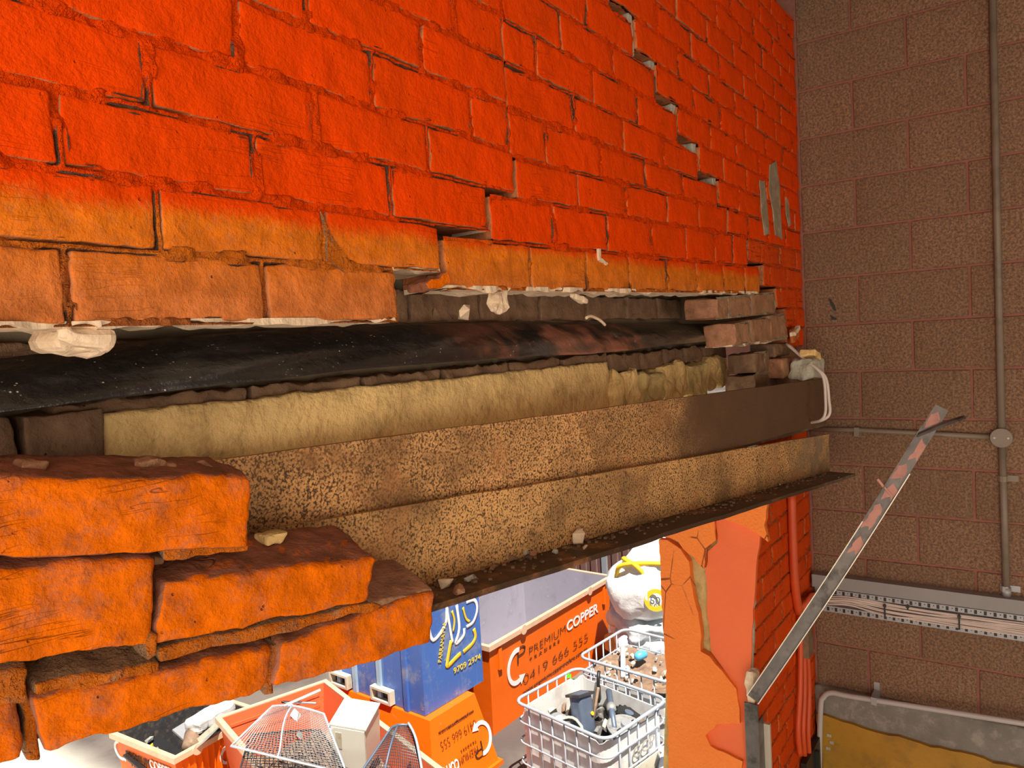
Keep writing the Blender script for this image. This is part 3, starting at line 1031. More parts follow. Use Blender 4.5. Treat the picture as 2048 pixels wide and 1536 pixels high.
# ---------------- black membrane lying in the cavity
xs = np.linspace(-3.7, -0.55, 200)
zt = np.interp(xs, [-3.7, -3.03, -2.9, -2.77, -2.35, -2.03, -1.56, -1.2, -0.485], [0.0, 0.014, 0.027, 0.037, 0.049, 0.051, 0.041, 0.036, 0.028])
zb = np.interp(xs, [-3.7, -3.06, -2.9, -2.77, -2.57, -2.16, -1.73, -1.2, -0.7], [-0.05, -0.044, -0.041, -0.035, -0.031, -0.031, -0.038, -0.035, -0.026])
m_ = 15
V, F = [], []
for j in range(m_):
    v = j / (m_ - 1)
    P = np.stack([xs * 3.2 + v * 1.4, np.full_like(xs, v * 1.1), xs * 0], 1)
    fold = fbm(P * np.array([1.4, 2.6, 1]), 5, 3)
    fold2 = vnoise(np.stack([xs * 16 + v * 5, xs * 0 + v * 2, xs * 0], 1), 8) * np.exp(-((xs + 1.75) / 0.4) ** 2)
    zz = zt * (1 - v) + zb * v + (0.002 * fold if 0 < j < m_ - 1 else 0) + 0.0015 * fold
    yy = 0.175 * (1 - v) + 0.085 * v - 0.018 * math.sin(v * math.pi) + (0.011 * fold + 0.008 * fold2) * (0.35 + 0.65 * math.sin(v * math.pi))
    V += [(x, y, z) for x, y, z in zip(xs, yy, zz)]
nx = len(xs)
F = [(j * nx + i, (j + 1) * nx + i, (j + 1) * nx + i + 1, j * nx + i + 1) for j in range(m_ - 1) for i in range(nx - 1)]
mem = mesh('plastic_membrane', V, F, M['dpc'], smooth=True)
sd = mem.modifiers.new('thick', 'SOLIDIFY')
sd.thickness = 0.0015
tag(mem, 'crumpled black plastic damp proof sheet lying along the open cavity', 'membrane')


# ---------------- rubble
def chip(name, size, loc, mat, seed, flat=0.5, parent=None):
    rnd = random.Random(seed)
    bm = bmesh.new()
    for _ in range(14):
        v = Vector((rnd.uniform(-1, 1), rnd.uniform(-1, 1), rnd.uniform(-1, 1)))
        v = v.normalized() * rnd.uniform(0.6, 1)
        bm.verts.new((v.x * size, v.y * size * rnd.uniform(.5, .9), v.z * size * flat))
    bmesh.ops.convex_hull(bm, input=bm.verts)
    for v in [v for v in bm.verts if not v.link_faces]:
        bm.verts.remove(v)
    bm.verts.index_update()
    zmin = min(v.co.z for v in bm.verts)
    V = [np.array(v.co) + np.array([0, 0, -zmin]) + np.array(loc) for v in bm.verts]
    F = [[v.index for v in f.verts] for f in bm.faces]
    bm.free()
    return mesh(name, V, F, mat, parent)


fl0 = T1f - fu * 0.150
RB = [((890, 1176), .022, 'cream', 'flat pale mortar flake on the lintel ledge beside the lowest sagging brick'),
      ((918, 1188), .020, 'brick_raw', 'long thin brown brick sliver on the lintel ledge'),
      ((938, 1163), .017, 'grey_mortar', None), ((948, 1160), .012, 'grey_mortar', None), ((905, 1166), .012, 'brick_back', None),
      ((1018, 1122), .020, 'brick_back', None), ((1050, 1112), .020, 'grey_mortar', None), ((1068, 1113), .015, 'brick_raw', None),
      ((1157, 1090), .026, 'cream', 'largest pale orange brick chip standing up on the lintel ledge'), ((1172, 1098), .012, 'cream', None),
      ((1112, 1108), .012, 'grey_mortar', None), ((1210, 1068), .014, 'brick_back', None), ((1262, 1050), .012, 'grey_mortar', None),
      ((1310, 1036), .014, 'grey_mortar', None), ((1365, 1018), .012, 'brick_back', None), ((1425, 1004), .012, 'grey_mortar', None),
      ((1500, 985), .013, 'brick_back', None), ((1560, 972), .012, 'grey_mortar', None), ((985, 1140), .012, 'brick_raw', None)]
LABR = {'grey_mortar': 'small grey mortar crumb on the lintel ledge', 'brick_back': 'small dark brown brick crumb on the lintel ledge',
        'brick_raw': 'small reddish brick crumb on the lintel ledge', 'cream': 'small pale chip beside the largest brick chip'}
for i, (px, s, m, lb) in enumerate(RB):
    p = on_plane(px, fl0, fu)
    o = chip('rubble_chip', s, p + fu * 0.0, M[m], 200 + i, 0.6 if i != 8 else 0.85)
    tag(o, lb or LABR[m], 'rubble', 'rubble along the lintel ledge')
# fine crumbs nobody could count
rnd = random.Random(4)
mb = MB()
for i in range(260):
    t = rnd.uniform(0.86, fL - 0.05)
    q = abs(rnd.gauss(0, 0.035)) + 0.008
    if q > 0.1:
        continue
    p = (T0f - dd * 0.85) + fd * t + fp * q - fu * 0.150
    s = rnd.uniform(.0012, .0045)
    mb.box((-s, -s, 0), (s, s * .8, s * 1.2), rotz(rnd.uniform(0, 3)), p)
tag(mb.build('brick_crumbs', M['brick_back']), 'fine brick grit scattered along the lintel ledge', 'grit', kind='stuff')
o = chip('rubble_chip', 0.026, ony((933, 640), 0.10), M['cream'], 301, 0.9)
tag(o, 'orange tinted mortar chip perched on top of the black membrane', 'rubble')
o = chip('rubble_chip', 0.016, ony((876, 632), 0.12), M['brick_back'], 302, 0.9)
tag(o, 'dark brick chip behind the orange chip on the membrane', 'rubble')
o = chip('rubble_chip', 0.02, ony((1418, 640), 0.06), M['grey_mortar'], 303, 0.8)
tag(o, 'grey mortar chip in the dark gap at the membrane end', 'rubble')
P = [ony(a, 0.09) for a in ((1172, 636), (1180, 632), (1192, 636), (1202, 642), (1210, 650))]
mb = MB().tube(bez(P, 4), 0.004, 6)
tag(mb.build('plastic_scrap', M['cream'], smooth=True), 'curled cream plastic scrap on the crease of the membrane', 'scrap')
# dislodged stub over the end of the upper lintel
blob('brick', (0.15, 0.10, 0.075), (8, 4, 5), 0.008, rotz(-.1), atd((1556, 736), 2.95), M['brick_raw'], wall, 0.005, 28, 91)
blob('brick', (0.16, 0.10, 0.05), (8, 4, 5), 0.008, rotz(-.1), atd((1540, 700), 3.0), M['brick_back'], wall, 0.005, 28, 92)
blob('mortar_lump', (0.12, 0.09, 0.075), (8, 6, 6), 0.01, rotz(-.1), atd((1614, 737), 2.90), M['grey_mortar'], wall, 0.009, 28, 93)
blob('mortar_lump', (0.10, 0.06, 0.025), (6, 4, 3), 0.006, roty(.35), atd((1622, 712), 2.9), M['smear'], wall, 0.006, 40, 94)
blob('paint_flap', (0.09, 0.012, 0.05), (6, 1, 4), 0.003, roty(-.25), atd((1588, 668), 3.02), M['brick'], wall, 0.006, 30, 95)
blob('mortar_lump', (0.10, 0.02, 0.016), (8, 2, 2), 0.003, roty(-.3), atd((1590, 662), 2.98), M['cream'], wall, 0.005, 40, 96)

# cables dangling round the lintel end
for i, (off, top) in enumerate(((0.0, (1573, 688)), (0.010, (1578, 690)))):
    P = [atd(top, 2.95), atd((1606, 716), 2.88), atd((1632, 736), 2.82), atd((1647 + off * 500, 757), 2.8), atd((1651 + off * 700, 800), 2.8),
         atd((1650 + off * 900, 828), 2.8), atd((1640 + off * 300, 841), 2.82), atd((1616, 846), 2.9)]
    mb = MB().tube(bez(P, 6), 0.0055, 8)
    tag(mb.build('cable', M['cable_white'], smooth=True), ('white cable looped around the end of the upper lintel', 'outer white cable hanging beside the upper lintel end')[i], 'cable', 'cables at the lintel end')
for i, px in enumerate((1505, 1515)):
    mb = MB().tube([ony((px, 690), 0.14), ony((px + 4, 775), 0.14)], 0.012, 10)
    tag(mb.build('conduit', M['conduit'], smooth=True), ('pale conduit standing in the wall cavity beside the wire tie', 'darker conduit in the wall cavity next to the dislodged brick')[i], 'conduit')
mb = MB().tube(bez([ony(a, 0.11) for a in ((1487, 744), (1505, 741), (1537, 739))], 4), 0.0035, 6)
tag(mb.build('wire_tie', M['conduit'], smooth=True), 'short steel wall tie sticking across the cavity conduits', 'wall tie')

# ---------------- loose metal strip bent away from the pillar corner
B0, B1 = atd((1506, 1398), 2.50), atd((1884, 815), 2.32)
bd = (B1 - B0) / np.linalg.norm(B1 - B0)
bv = CAM - (B0 + B1) / 2
bn = bv - bd * (bv @ bd)
bn /= np.linalg.norm(bn)
bs = np.cross(bd, bn)
strip = tag(empty('metal_strip', B0), 'long bent steel edge strip leaning out from the pillar corner', 'metal strip')


def bar(name, s0, s1, a0, a1, n0, n1, mat, seg=1, bend=0.0, parent=strip):
    L = np.linalg.norm(B1 - B0)
    V, F = rbox((1, 1, 1), (max(seg, 1), 1, 1), 0.001)
    V = np.asarray(V) + 0.5
    t = (s0 + (s1 - s0) * V[:, 0]) * L
    cv = bend * np.sin(np.pi * t / L)
    W = B0 + np.outer(t, bd) + np.outer(a0 + (a1 - a0) * V[:, 1] + cv, bs) + np.outer(n0 + (n1 - n0) * V[:, 2], bn)
    return mesh(name, W, F, mat, parent)


bar('web', 0, 1.0, -0.020, 0.020, -0.002, 0.0, M['dark_steel'], 30, 0.008)
bar('edge', 0, 0.80, 0.0195, 0.0225, -0.004, 0.012, M['edge_steel'], 30, 0.008)
bar('edge', 0, 0.62, -0.0225, -0.0195, -0.004, 0.012, M['edge_steel'], 30, 0.008)
bar('edge', 0.62, 0.93, -0.0225, -0.0195, -0.004, 0.010, M['dark_steel'], 10, 0.008)
rnd = random.Random(12)
for i, (s0, s1, a0, a1) in enumerate(((0.93, 0.985, -.014, .012), (0.83, 0.90, -.004, .018), (0.76, 0.82, -.018, .012), (0.70, 0.755, -.012, .016), (0.60, 0.69, -.016, .010), (0.52, 0.58, -.01, .016))):
    LB_ = np.linalg.norm(B1 - B0)
    poly = [(s0 * LB_, a0), (s0 * LB_ + 0.02, a1 * 0.4), (s0 * LB_ + 0.008, a1), (s1 * LB_ - 0.015, a1), (s1 * LB_, a0 * 0.2), (s1 * LB_ - 0.02, a0)]
    plate('paint_remnant', poly, lambda u, v, d: B0 + bd * u + bs * (v + 0.008 * math.sin(math.pi * u / LB_)) + bn * (0.0014 - d), 0.0014, M['pink_paint'], strip, 0.003, 40 + i, 0.012)
mb = MB()
Q = [B0 + bd * (np.linalg.norm(B1 - B0) * 0.90) - bs * 0.018, atd((1893, 846), 2.30), atd((1930, 834), 2.24)]
mb.tube(Q, [0.006, 0.008, 0.006], 4)
mb.build('torn_tab', M['dark_steel'], strip)
mb = MB().tube([B0 + bd * (np.linalg.norm(B1 - B0) * 0.72) + bs * 0.02, atd((1755, 958), 2.38)], 0.0045, 5)
mb.build('torn_tab', M['pink_paint'], strip)
cg = tag(empty('corner_guard', (-0.93, -0.01, -2.7)), 'upright black steel corner guard on the pillar edge below the bent strip', 'corner guard')
xa = -0.945
mb = MB().box((xa - 0.002, -0.04, -2.7), (xa + 0.004, 0.006, -1.27)).box((xa + 0.004, -0.04, -2.7), (xa + 0.055, -0.034, -1.33))
mb.build('angle', M['dark_steel'], cg)
mb = MB().box((xa + 0.055, -0.06, -2.7), (xa + 0.068, -0.034, -1.36))
mb.build('bright_lip', M['edge_steel'], cg)
blob('plaster_lump', (0.05, 0.03, 0.11), (3, 3, 5), 0.01, None, (xa + 0.03, -0.015, -1.22), M['cream'], cg, 0.008, 30, 98)

# ---------------- services on the block wall
XW = -0.014
con = tag(empty('conduit', (XW, -0.715, -1.08)), 'vertical grey conduit running down the block wall to the cable tray', 'conduit')
MB().tube([(XW, -0.712, 1.46), (XW, -0.713, 0.4), (XW, -0.715, -0.44)], 0.0125, 12).build('pipe', M['conduit'], con, True)
MB().tube([(XW, -0.715, -0.49), (XW, -0.721, -1.07)], 0.0125, 12).build('pipe', M['conduit'], con, True)
MB().tube([(XW, -0.7205, -1.05), (XW, -0.7212, -1.085)], 0.016, 12).build('end_fitting', M['galv'], con, True)
for z in (-0.625, -1.055):
    MB().box((-0.004, -0.765, z - 0.012), (0.0, -0.70, z + 0.012)).tube([(XW, -0.7165, z - 0.011), (XW, -0.7165, z + 0.011)], 0.0155, 10).build('saddle_clip', M['galv' if z < -1 else 'conduit'], con)
jb = tag(empty('junction_box', (-0.02, -0.714, -0.505)), 'round grey junction box where the two wall conduits meet', 'junction box')
MB().tube([(-0.001, -0.714, -0.466), (-0.03, -0.714, -0.466)], 0.036, 28).build('body', M['conduit'], jb, False)
MB().tube([(-0.0305, -0.714, -0.466), (-0.034, -0.714, -0.466)], [0.038, 0.036], 28).build('cover', M['conduit'], jb, False)
for a in (-1, 1):
    MB().tube([(-0.0335, -0.714 + a * 0.022, -0.466), (-0.0355, -0.714 + a * 0.022, -0.466)], 0.004, 8).build('screw', M['galv'], jb)
hc = tag(empty('conduit', (XW, -0.35, -0.47)), 'horizontal grey conduit crossing the block wall to the round box', 'conduit')
MB().tube([(XW, 0.0, -0.449), (XW, -0.2, -0.449), (XW, -0.45, -0.457), (XW, -0.68, -0.466)], 0.0105, 10).build('pipe', M['conduit'], hc, True)
MB().box((-0.028, -0.215, -0.475), (0.0, -0.195, -0.437)).build('saddle_clip', M['conduit'], hc)

tray = tag(empty('cable_tray', (-0.03, -0.8, -1.25)), 'grey perforated cable tray fixed along the block wall', 'cable tray')
zt0 = -1.083
MB().box((-0.052, -2.2, -1.137), (-0.004, -0.012, zt0)).build('lid', M['tray_face'], tray)
MB().box((-0.008, -2.2, -1.235), (-0.003, -0.012, -1.137)).build('back_plate', M['tray_face'], tray)
for nm, z0, z1 in (('upper_strip', -1.160, -1.139), ('lower_strip', -1.238, -1.212)):
    st = MB().box((-0.056, -2.2, z0), (-0.052, -0.05, z1)).build(nm, M['galv'], tray)
    mb = MB()
    for i in range(60):
        y = -0.075 - i * 0.032
        zc = (z0 + z1) / 2
        mb.box((-0.0565, y - 0.006, zc - 0.008), (-0.0555, y + 0.004, zc + 0.008))
        mb.box((-0.0565, y - 0.020, zc + 0.000), (-0.0555, y - 0.016, zc + 0.004))
    so = mb.build('slots', M['black'], st)
    so['kind'] = 'stuff'
for i in range(9):
    rnd = random.Random(i)
    zc = -1.1655 - 0.0058 * i
    P = [(-0.02, -0.005, -1.215 + 0.004 * i), (-0.045, -0.05, -1.185 - 0.003 * i + rnd.uniform(-.004, .004)), (-0.06, -0.16, -1.160 - 0.0045 * i), (-0.058, -0.3, zc - 0.004 + rnd.uniform(-.004, .004)),
         (-0.054, -0.45, zc - 0.006 + rnd.uniform(-.003, .003)), (-0.052, -0.6, zc - 0.006), (-0.05, -0.85, zc - 0.004 + rnd.uniform(-.003, .003)), (-0.05, -1.3, zc), (-0.05, -2.1, zc)]
    P = [(q[0] + rnd.uniform(-.006, .006), q[1], q[2] + rnd.uniform(-.002, .002)) for q in P]
    mb = MB().tube(bez(P, 5), 0.0034, 7)
    tag(mb.build('cable', M['cable_white'], smooth=True), 'thin white cable laid in the perforated cable tray', 'cable', 'white cables in the tray')
for i, (y, lb) in enumerate(((-0.30, 'black cable tie around the sagging cables in the tray'), (-0.385, 'loose black cable tie at the top of the tray cables'), (-0.565, 'black cable tie where the tray cables run straight'))):
    z1 = -1.165 if i != 1 else -1.155
    z2 = -1.226 if i != 1 else -1.175
    mb = MB().box((-0.068, y - 0.003, z2), (-0.064, y + 0.003, z1)).box((-0.070, y - 0.006, z1 - .012), (-0.064, y + 0.006, z1 - .004))
    tag(mb.build('cable_tie', M['black']), lb, 'cable tie')

hr = tag(empty('conduit', (-0.07, -0.3, -2.6)), 'pale bent conduit running above the yellow painted wall base', 'conduit')
MB().tube(bez([(-0.07, -0.012, -2.6), (-0.07, -0.02, -2.0), (-0.07, -0.034, -1.68), (-0.07, -0.048, -1.62), (-0.07, -0.082, -1.592), (-0.07, -0.16, -1.59), (-0.07, -0.45, -1.572), (-0.07, -0.77, -1.552), (-0.07, -1.4, -1.51)], 6), 0.0115, 10).build('pipe', M['conduit_pale'], hr, True)
MB().box((-0.004, -0.262, -1.60), (0.0, -0.240, -1.535)).box((-0.084, -0.262, -1.60), (-0.004, -0.240, -1.568)).build('saddle_clip', M['galv'], hr)

# painted pipes and cables on the pillar
def on_front(px, y=-0.018):
    return ony(px, y)


mb = MB().tube(bez([on_front((1583, 985)), on_front((1586, 1080)), on_front((1590, 1170)), on_front((1598, 1226))], 5), 0.017, 10)
tag(mb.build('conduit', M['orange_pipe'], smooth=True), 'orange painted conduit running down the pillar brickwork', 'conduit')
for i, lb in enumerate(('orange painted cable nearest the pillar bricks below the conduit', 'middle orange painted cable below the pillar conduit', 'orange painted cable nearest the block wall on the pillar')):
    a = i * 9
    P = [on_front((1600 + a * .4, 1232)), on_front((1601 + a * .7, 1290)), on_front((1600 + a, 1380)), on_front((1596 + a * 1.1, 1460)), on_front((1600 + a, 1510))]
    mb = MB().tube(bez(P, 5), 0.011, 8)
    tag(mb.build('cable', M['orange_pipe'], smooth=True), lb, 'cable', 'orange painted cables on the pillar')
for i in range(4):
    P = [on_front((1602 + i * 4, 1236 + i * 4), -0.02), on_front((1608 + i * 3, 1205 - i * 3), -0.03), (-0.05, -0.02, -1.205 + i * 0.012), (-0.03, -0.03, -1.2 + i * 0.01)]
    mb = MB().tube(bez(P, 6), 0.006, 7)
    tag(mb.build('cable', M['orange_pipe'], smooth=True), 'orange painted cable curving round the corner into the tray', 'cable', 'orange cable ends at the tray')
cb = MB().box((-0.30, -0.05, -1.36), (-0.22, -0.005, -1.22))
tag(cb.build('bracket', M['rust_flange']), 'small rusty bracket on the pillar beside the painted cables', 'bracket')
blk = MB().box((-0.32, -0.03, -2.9), (-0.012, -0.008, -1.80)).box((-0.17, -0.045, -2.9), (-0.15, -0.03, -1.82))
tag(blk.build('black_sheeting', M['black']), 'black ribbed sheet covering the foot of the pillar face', 'panel')

# ================================================================== THE YARD
def bin_paint(name, col, dark, wear, amt=0.5):
    n = NT(name)
    c = n.mix(n.noise(2.5, 4), tuple(v * 0.85 for v in col), col)
    c = n.mix(n.math('MULTIPLY', n.ramp(n.noise(3.0, 6, 0.7), 0.52, 0.68), amt), c, dark)
    c = n.mix(n.math('MULTIPLY', n.ramp(n.noise(8, 6, 0.75), 0.6, 0.7), amt), c, wear)
    st = n.noise(1.0, 5, 0.7, n.scale((9, 9, 0.9)))
    c = n.mix(n.math('MULTIPLY', n.ramp(st, 0.58, 0.72), amt * 0.6), c, dark)
    return n.out(c, 0.5, n.bump(n.noise(6, 3), 0.2, 0.01))


M['bin_orange'] = bin_paint('orange_bin_paint', (0.92, 0.15, 0.0), (0.7, 0.10, 0.0), (0.62, 0.3, 0.16), 0.22)
M['bin_red'] = bin_paint('faded_red_bin_paint', (0.80, 0.14, 0.045), (0.62, 0.10, 0.04), (0.8, 0.3, 0.18), 0.35)
M['bin_inner'] = bin_paint('grey_lilac_steel', (0.34, 0.31, 0.36), (0.25, 0.22, 0.26), (0.5, 0.48, 0.52), 0.6)
M['bin_blue'] = bin_paint('scraped_blue_paint', (0.06, 0.15, 0.46), (0.22, 0.25, 0.36), (0.42, 0.30, 0.26), 0.85)
M['pale_blue'] = bin_paint('pale_blue_steel', (0.36, 0.50, 0.62), (0.25, 0.33, 0.42), (0.6, 0.6, 0.58), 0.5)
M['pale_rim'] = bin_paint('worn_pale_rim', (0.72, 0.46, 0.30), (0.6, 0.3, 0.15), (0.8, 0.7, 0.55), 0.6)
M['bone'] = simple('bone_steel', (0.62, 0.56, 0.42), 0.6, 0.12, 6, dirt=(0.3, 0.22, 0.14), dscale=9)
M['white_plastic'] = simple('cloudy_white_plastic', (0.74, 0.72, 0.68), 0.45, 0.1, 3, dirt=(0.46, 0.36, 0.28), dscale=3.5, dirtamt=0.55)
M['cage'] = simple('galvanised_cage', (0.46, 0.49, 0.53), 0.42, 0.12, 9, metal=0.25)
M['ink'] = simple('black_ink', (0.05, 0.02, 0.008), 0.6, 0.1, 5)
M['white_ink'] = simple('white_ink', (0.86, 0.82, 0.80), 0.6, 0.05, 5)
M['yellow_ink'] = simple('yellow_ink', (0.80, 0.52, 0.03), 0.6, 0.2, 8)
M['bag_white'] = simple('white_woven_bag', (0.86, 0.86, 0.82), 0.8, 0.06, 4, 0.01, 25)
M['bag_grey'] = simple('grey_white_sacks', (0.62, 0.66, 0.68), 0.7, 0.15, 6, 0.01, 18)
M['bag_yellow'] = simple('yellow_strap', (0.82, 0.55, 0.02), 0.7, 0.15, 8)
M['tarp'] = simple('pale_blue_sheet', (0.50, 0.54, 0.66), 0.6, 0.12, 4, 0.01, 12)
M['fence_brown'] = simple('brown_fence', (0.17, 0.085, 0.07), 0.6, 0.25, 3)
M['fence_grey'] = simple('grey_fence', (0.28, 0.30, 0.33), 0.6, 0.2, 3)
M['alu'] = simple('dull_aluminium', (0.42, 0.41, 0.38), 0.45, 0.25, 14, metal=0.4, dirt=(0.12, 0.1, 0.08), dscale=12)
M['engine'] = simple('dark_engine_metal', (0.055, 0.05, 0.05), 0.5, 0.5, 16, metal=0.3, dirt=(0.25, 0.19, 0.13), dscale=14)
M['rusty'] = simple('rusty_scrap', (0.22, 0.13, 0.08), 0.7, 0.4, 16, dirt=(0.4, 0.3, 0.2), dscale=12)
M['slate'] = simple('slate_blue_steel', (0.12, 0.15, 0.21), 0.4, 0.25, 8, metal=0.3)
M['beige'] = simple('beige_enamel', (0.78, 0.66, 0.50), 0.45, 0.05, 4)
M['white_enamel'] = simple('white_enamel', (0.86, 0.88, 0.76), 0.4, 0.04, 4)
M['wood'] = simple('wood_reel', (0.60, 0.36, 0.12), 0.7, 0.2, 10)
M['green'] = simple('leaf_green', (0.12, 0.42, 0.02), 0.5, 0.3, 10)
M['blue_rag'] = simple('bright_blue_plastic', (0.10, 0.42, 0.72), 0.4, 0.15, 8)


class Frame:
    def __init__(s, cx, cy, z0, rot=0.0):
        s.R, s.t = rotz(rot), np.array([cx, cy, z0])

    def __call__(s, p):
        return np.asarray(p, float) @ s.R.T + s.t

    def build(s, mb, name, mat, parent, smooth=False):
        return mesh(name, s(np.array(mb.V)), mb.F, mat, parent, smooth)


def text(fr, body, size, origin, xdir, updir, mat, parent, width=None, shear=0.0, bold=0.0, spacing=1.0):
    cu = bpy.data.curves.new('lettering', 'FONT')
    cu.body = body
    cu.size = size
    cu.extrude = 0.002
    cu.shear = shear
    cu.offset = bold
    cu.space_character = spacing
    cu.materials.append(mat)
    o = bpy.data.objects.new('lettering', cu)
    COL.objects.link(o)
    x = fr.R @ np.array(xdir, float)
    u = fr.R @ np.array(updir, float)
    x /= np.linalg.norm(x); u /= np.linalg.norm(u)
    nz = np.cross(x, u)
    sx = 1.0
    if width:
        bpy.context.view_layer.update()
        sx = width / max(o.dimensions.x, 1e-4)
    p = fr(np.array(origin, float))
    bpy.context.view_layer.update()
    me = bpy.data.meshes.new_from_object(o.evaluated_get(bpy.context.evaluated_depsgraph_get()))
    V = np.array([v.co[:] for v in me.vertices])
    F = [tuple(q.vertices) for q in me.polygons]
    bpy.data.objects.remove(o)
    bpy.data.curves.remove(cu)
    bpy.data.meshes.remove(me)
    W = p + np.outer(V[:, 0] * sx, x) + np.outer(V[:, 1], u) + np.outer(V[:, 2], nz)
    o = mesh('lettering', W, F, mat, parent)
    o['kind'] = 'stuff'
    return o


def arc_flat(fr, c, r, w, a0, a1, xdir, updir, mat, parent, name='logo', n=26, arrow=True, sq=1.0):
    x, u = np.array(xdir, float), np.array(updir, float)
    nrm = np.cross(x, u)
    V, F = [], []
    for i in range(n + 1):
        a = a0 + (a1 - a0) * i / n
        for rr in (r - w / 2, r + w / 2):
            p = np.array(c) + x * math.cos(a) * rr * sq + u * math.sin(a) * rr
            V += [p + nrm * 0.003, p - nrm * 0.003]
    for i in range(n):
        b = i * 4
        F += [(b, b + 2, b + 6, b + 4), (b + 1, b + 5, b + 7, b + 3), (b, b + 4, b + 5, b + 1), (b + 2, b + 3, b + 7, b + 6)]
    if arrow:
        a = a1
        t = (-x * math.sin(a) + u * math.cos(a)) * (1 if a1 > a0 else -1)
        q = np.array(c) + (x * math.cos(a) * sq + u * math.sin(a)) * r
        o = (x * math.cos(a) + u * math.sin(a))
        b = len(V)
        V += [q + o * w * 1.3 + nrm * .003, q - o * w * 1.3 + nrm * .003, q + t * w * 2 + nrm * .003]
        F.append((b, b + 1, b + 2))
    return mesh(name, fr(np.array(V)), F, mat, parent)


def skip_bin(name, label, cx, cy, rot, Lx, Ly, h, taper, mout, minn, mrim, z0=GROUND, inv=False, lugs=True, ribs=False, th=0.03, rimw=0.05, bottom_in=0.1, feet=True):
    fr = Frame(cx, cy, z0, rot)
    e = tag(empty(name, (cx, cy, z0)), label, 'skip bin')
    zt, zb = (h, 0.0) if not inv else (0.0, h)
    zf = zb + (bottom_in if not inv else -bottom_in)

    def ring(lx, ly, z):
        return [(-lx / 2, -ly / 2, z), (lx / 2, -ly / 2, z), (lx / 2, ly / 2, z), (-lx / 2, ly / 2, z)]
    bx, by = Lx - 2 * taper, Ly - 2 * taper

    def shell(rings, cap):
        V, F = [], []
        for r in rings:
            V += r
        for i in range(len(rings) - 1):
            for j in range(4):
                F.append((i * 4 + j, i * 4 + (j + 1) % 4, (i + 1) * 4 + (j + 1) % 4, (i + 1) * 4 + j))
        if cap:
            k = (len(rings) - 1) * 4
            F.append((k, k + 1, k + 2, k + 3))
        return V, F
    d = 1 if not inv else -1
    V, F = shell([ring(Lx, Ly, zt), ring(bx, by, zb)], True)
    o = mesh('body', fr(np.array(V)), [f[::-1] if not inv else f for f in F], mout, e)
    V, F = shell([ring(Lx - 2 * th, Ly - 2 * th, zt), ring(bx - 2 * th, by - 2 * th, zb + d * 0.03)], True)
    mesh('lining', fr(np.array(V)), [f if not inv else f[::-1] for f in F], minn, e)
    mb = MB()
    zr = (zt - rimw, zt + 0.01) if not inv else (zt - 0.0, zt + rimw)
    a, b = Lx / 2 + 0.03, Ly / 2 + 0.03
    wv = 0.055
    for lo, hi in (((-a, -b, 0), (a, -b + wv, 0)), ((-a, b - wv, 0), (a, b, 0)), ((-a, -b + wv, 0), (-a + wv, b - wv, 0)), ((a - wv, -b + wv, 0), (a, b - wv, 0))):
        m2 = MB().box((lo[0], lo[1], zr[0]), (hi[0], hi[1], zr[1]))
        fr.build(m2, 'rim', mrim, e)
    if feet and not inv:
        for s in (-1, 1):
            fr.build(MB().box((s * bx * 0.36 - 0.05, -by / 2 + 0.02, 0), (s * bx * 0.36 + 0.05, by / 2 - 0.02, 0.004)), 'skid', mout, e)
    if lugs:
        for s in (-0.55, 0.55):
            m2 = MB().tube([(s * Lx / 2, -b, zt - d * 0.02), (s * Lx / 2, -b - 0.012, zt - d * 0.02)], 0.06, 14)
            fr.build(m2, 'lifting_lug', mrim, e)
    return e, fr


def premium(e, fr, x0, x1, yf, z0, z1, slope, mat_in=M['ink'], flip=False, face='front', full=True):
    """painted firm name, number and web address on a bin side between local x0..x1 and z0..z1"""
    W, H = x1 - x0, z1 - z0
    if face == 'front':
        X = np.array([1, 0, 0.0]); U = np.array([0, -slope, 1.0]); O = lambda u, v: np.array([x0 + u * W, yf - slope * 0 - (v * H) * slope - 0.006, z0 + v * H])
    else:   # left side, turned to -x
        X = np.array([0, -1, 0.0]); U = np.array([-slope, 0, 1.0]); O = lambda u, v: np.array([yf - (v * H) * slope - 0.006, x0 + u * W if False else x1 - u * W, z0 + v * H])
    U = U / np.linalg.norm(U)
    if flip:
        O2 = O
        O = lambda u, v: O2(1 - u, 1 - v)
        X, U = -X, -U
    text(fr, 'PREMIUM', H * 0.20, O(0.16, 0.66), X, U, mat_in, e, W * 0.40, bold=-H * 0.006)
    text(fr, 'COPPER', H * 0.25, O(0.585, 0.65), X, U, M['white_ink'], e, W * 0.40, bold=0.004)
    text(fr, 'TRADERS', H * 0.06, O(0.17, 0.56), X, U, mat_in, e, W * 0.33, spacing=1.8)
    text(fr, '0419 666 555', H * 0.24, O(0.10, 0.22), X, U, mat_in, e, W * 0.74, bold=-H * 0.008)
    text(fr, 'www.premiumcoppertraders.com.au', H * 0.085, O(0.10, 0.06), X, U, mat_in, e, W * 0.74)
    c = O(0.045, 0.60)
    arc_flat(fr, c, H * 0.27, H * 0.075, math.radians(75), math.radians(290), X, U, M['white_ink'], e, sq=0.85)
    text(fr, 'P', H * 0.42, O(0.03, 0.62), X, U, mat_in, e, H * 0.22, bold=-H * 0.01)


BO, BI, BR_ = M['bin_orange'], M['bin_inner'], M['pale_rim']
# big open skip with the firm's lettering
e, fr = skip_bin('skip_bin', 'large open orange skip with black phone number beside the blue bin', 4.93, 5.33, -0.03, 2.95, 1.66, 1.15, 0.07, BO, BI, BR_)
sl = 0.07 / 1.15
premium(e, fr, -1.02, 1.12, -0.777, 0.22, 1.0, sl)
for s in (-1.28, 1.25):
    fr.build(MB().box((s - 0.03, -0.845, 0.80), (s + 0.03, -0.80, 1.06)), 'bracket', BO, e)
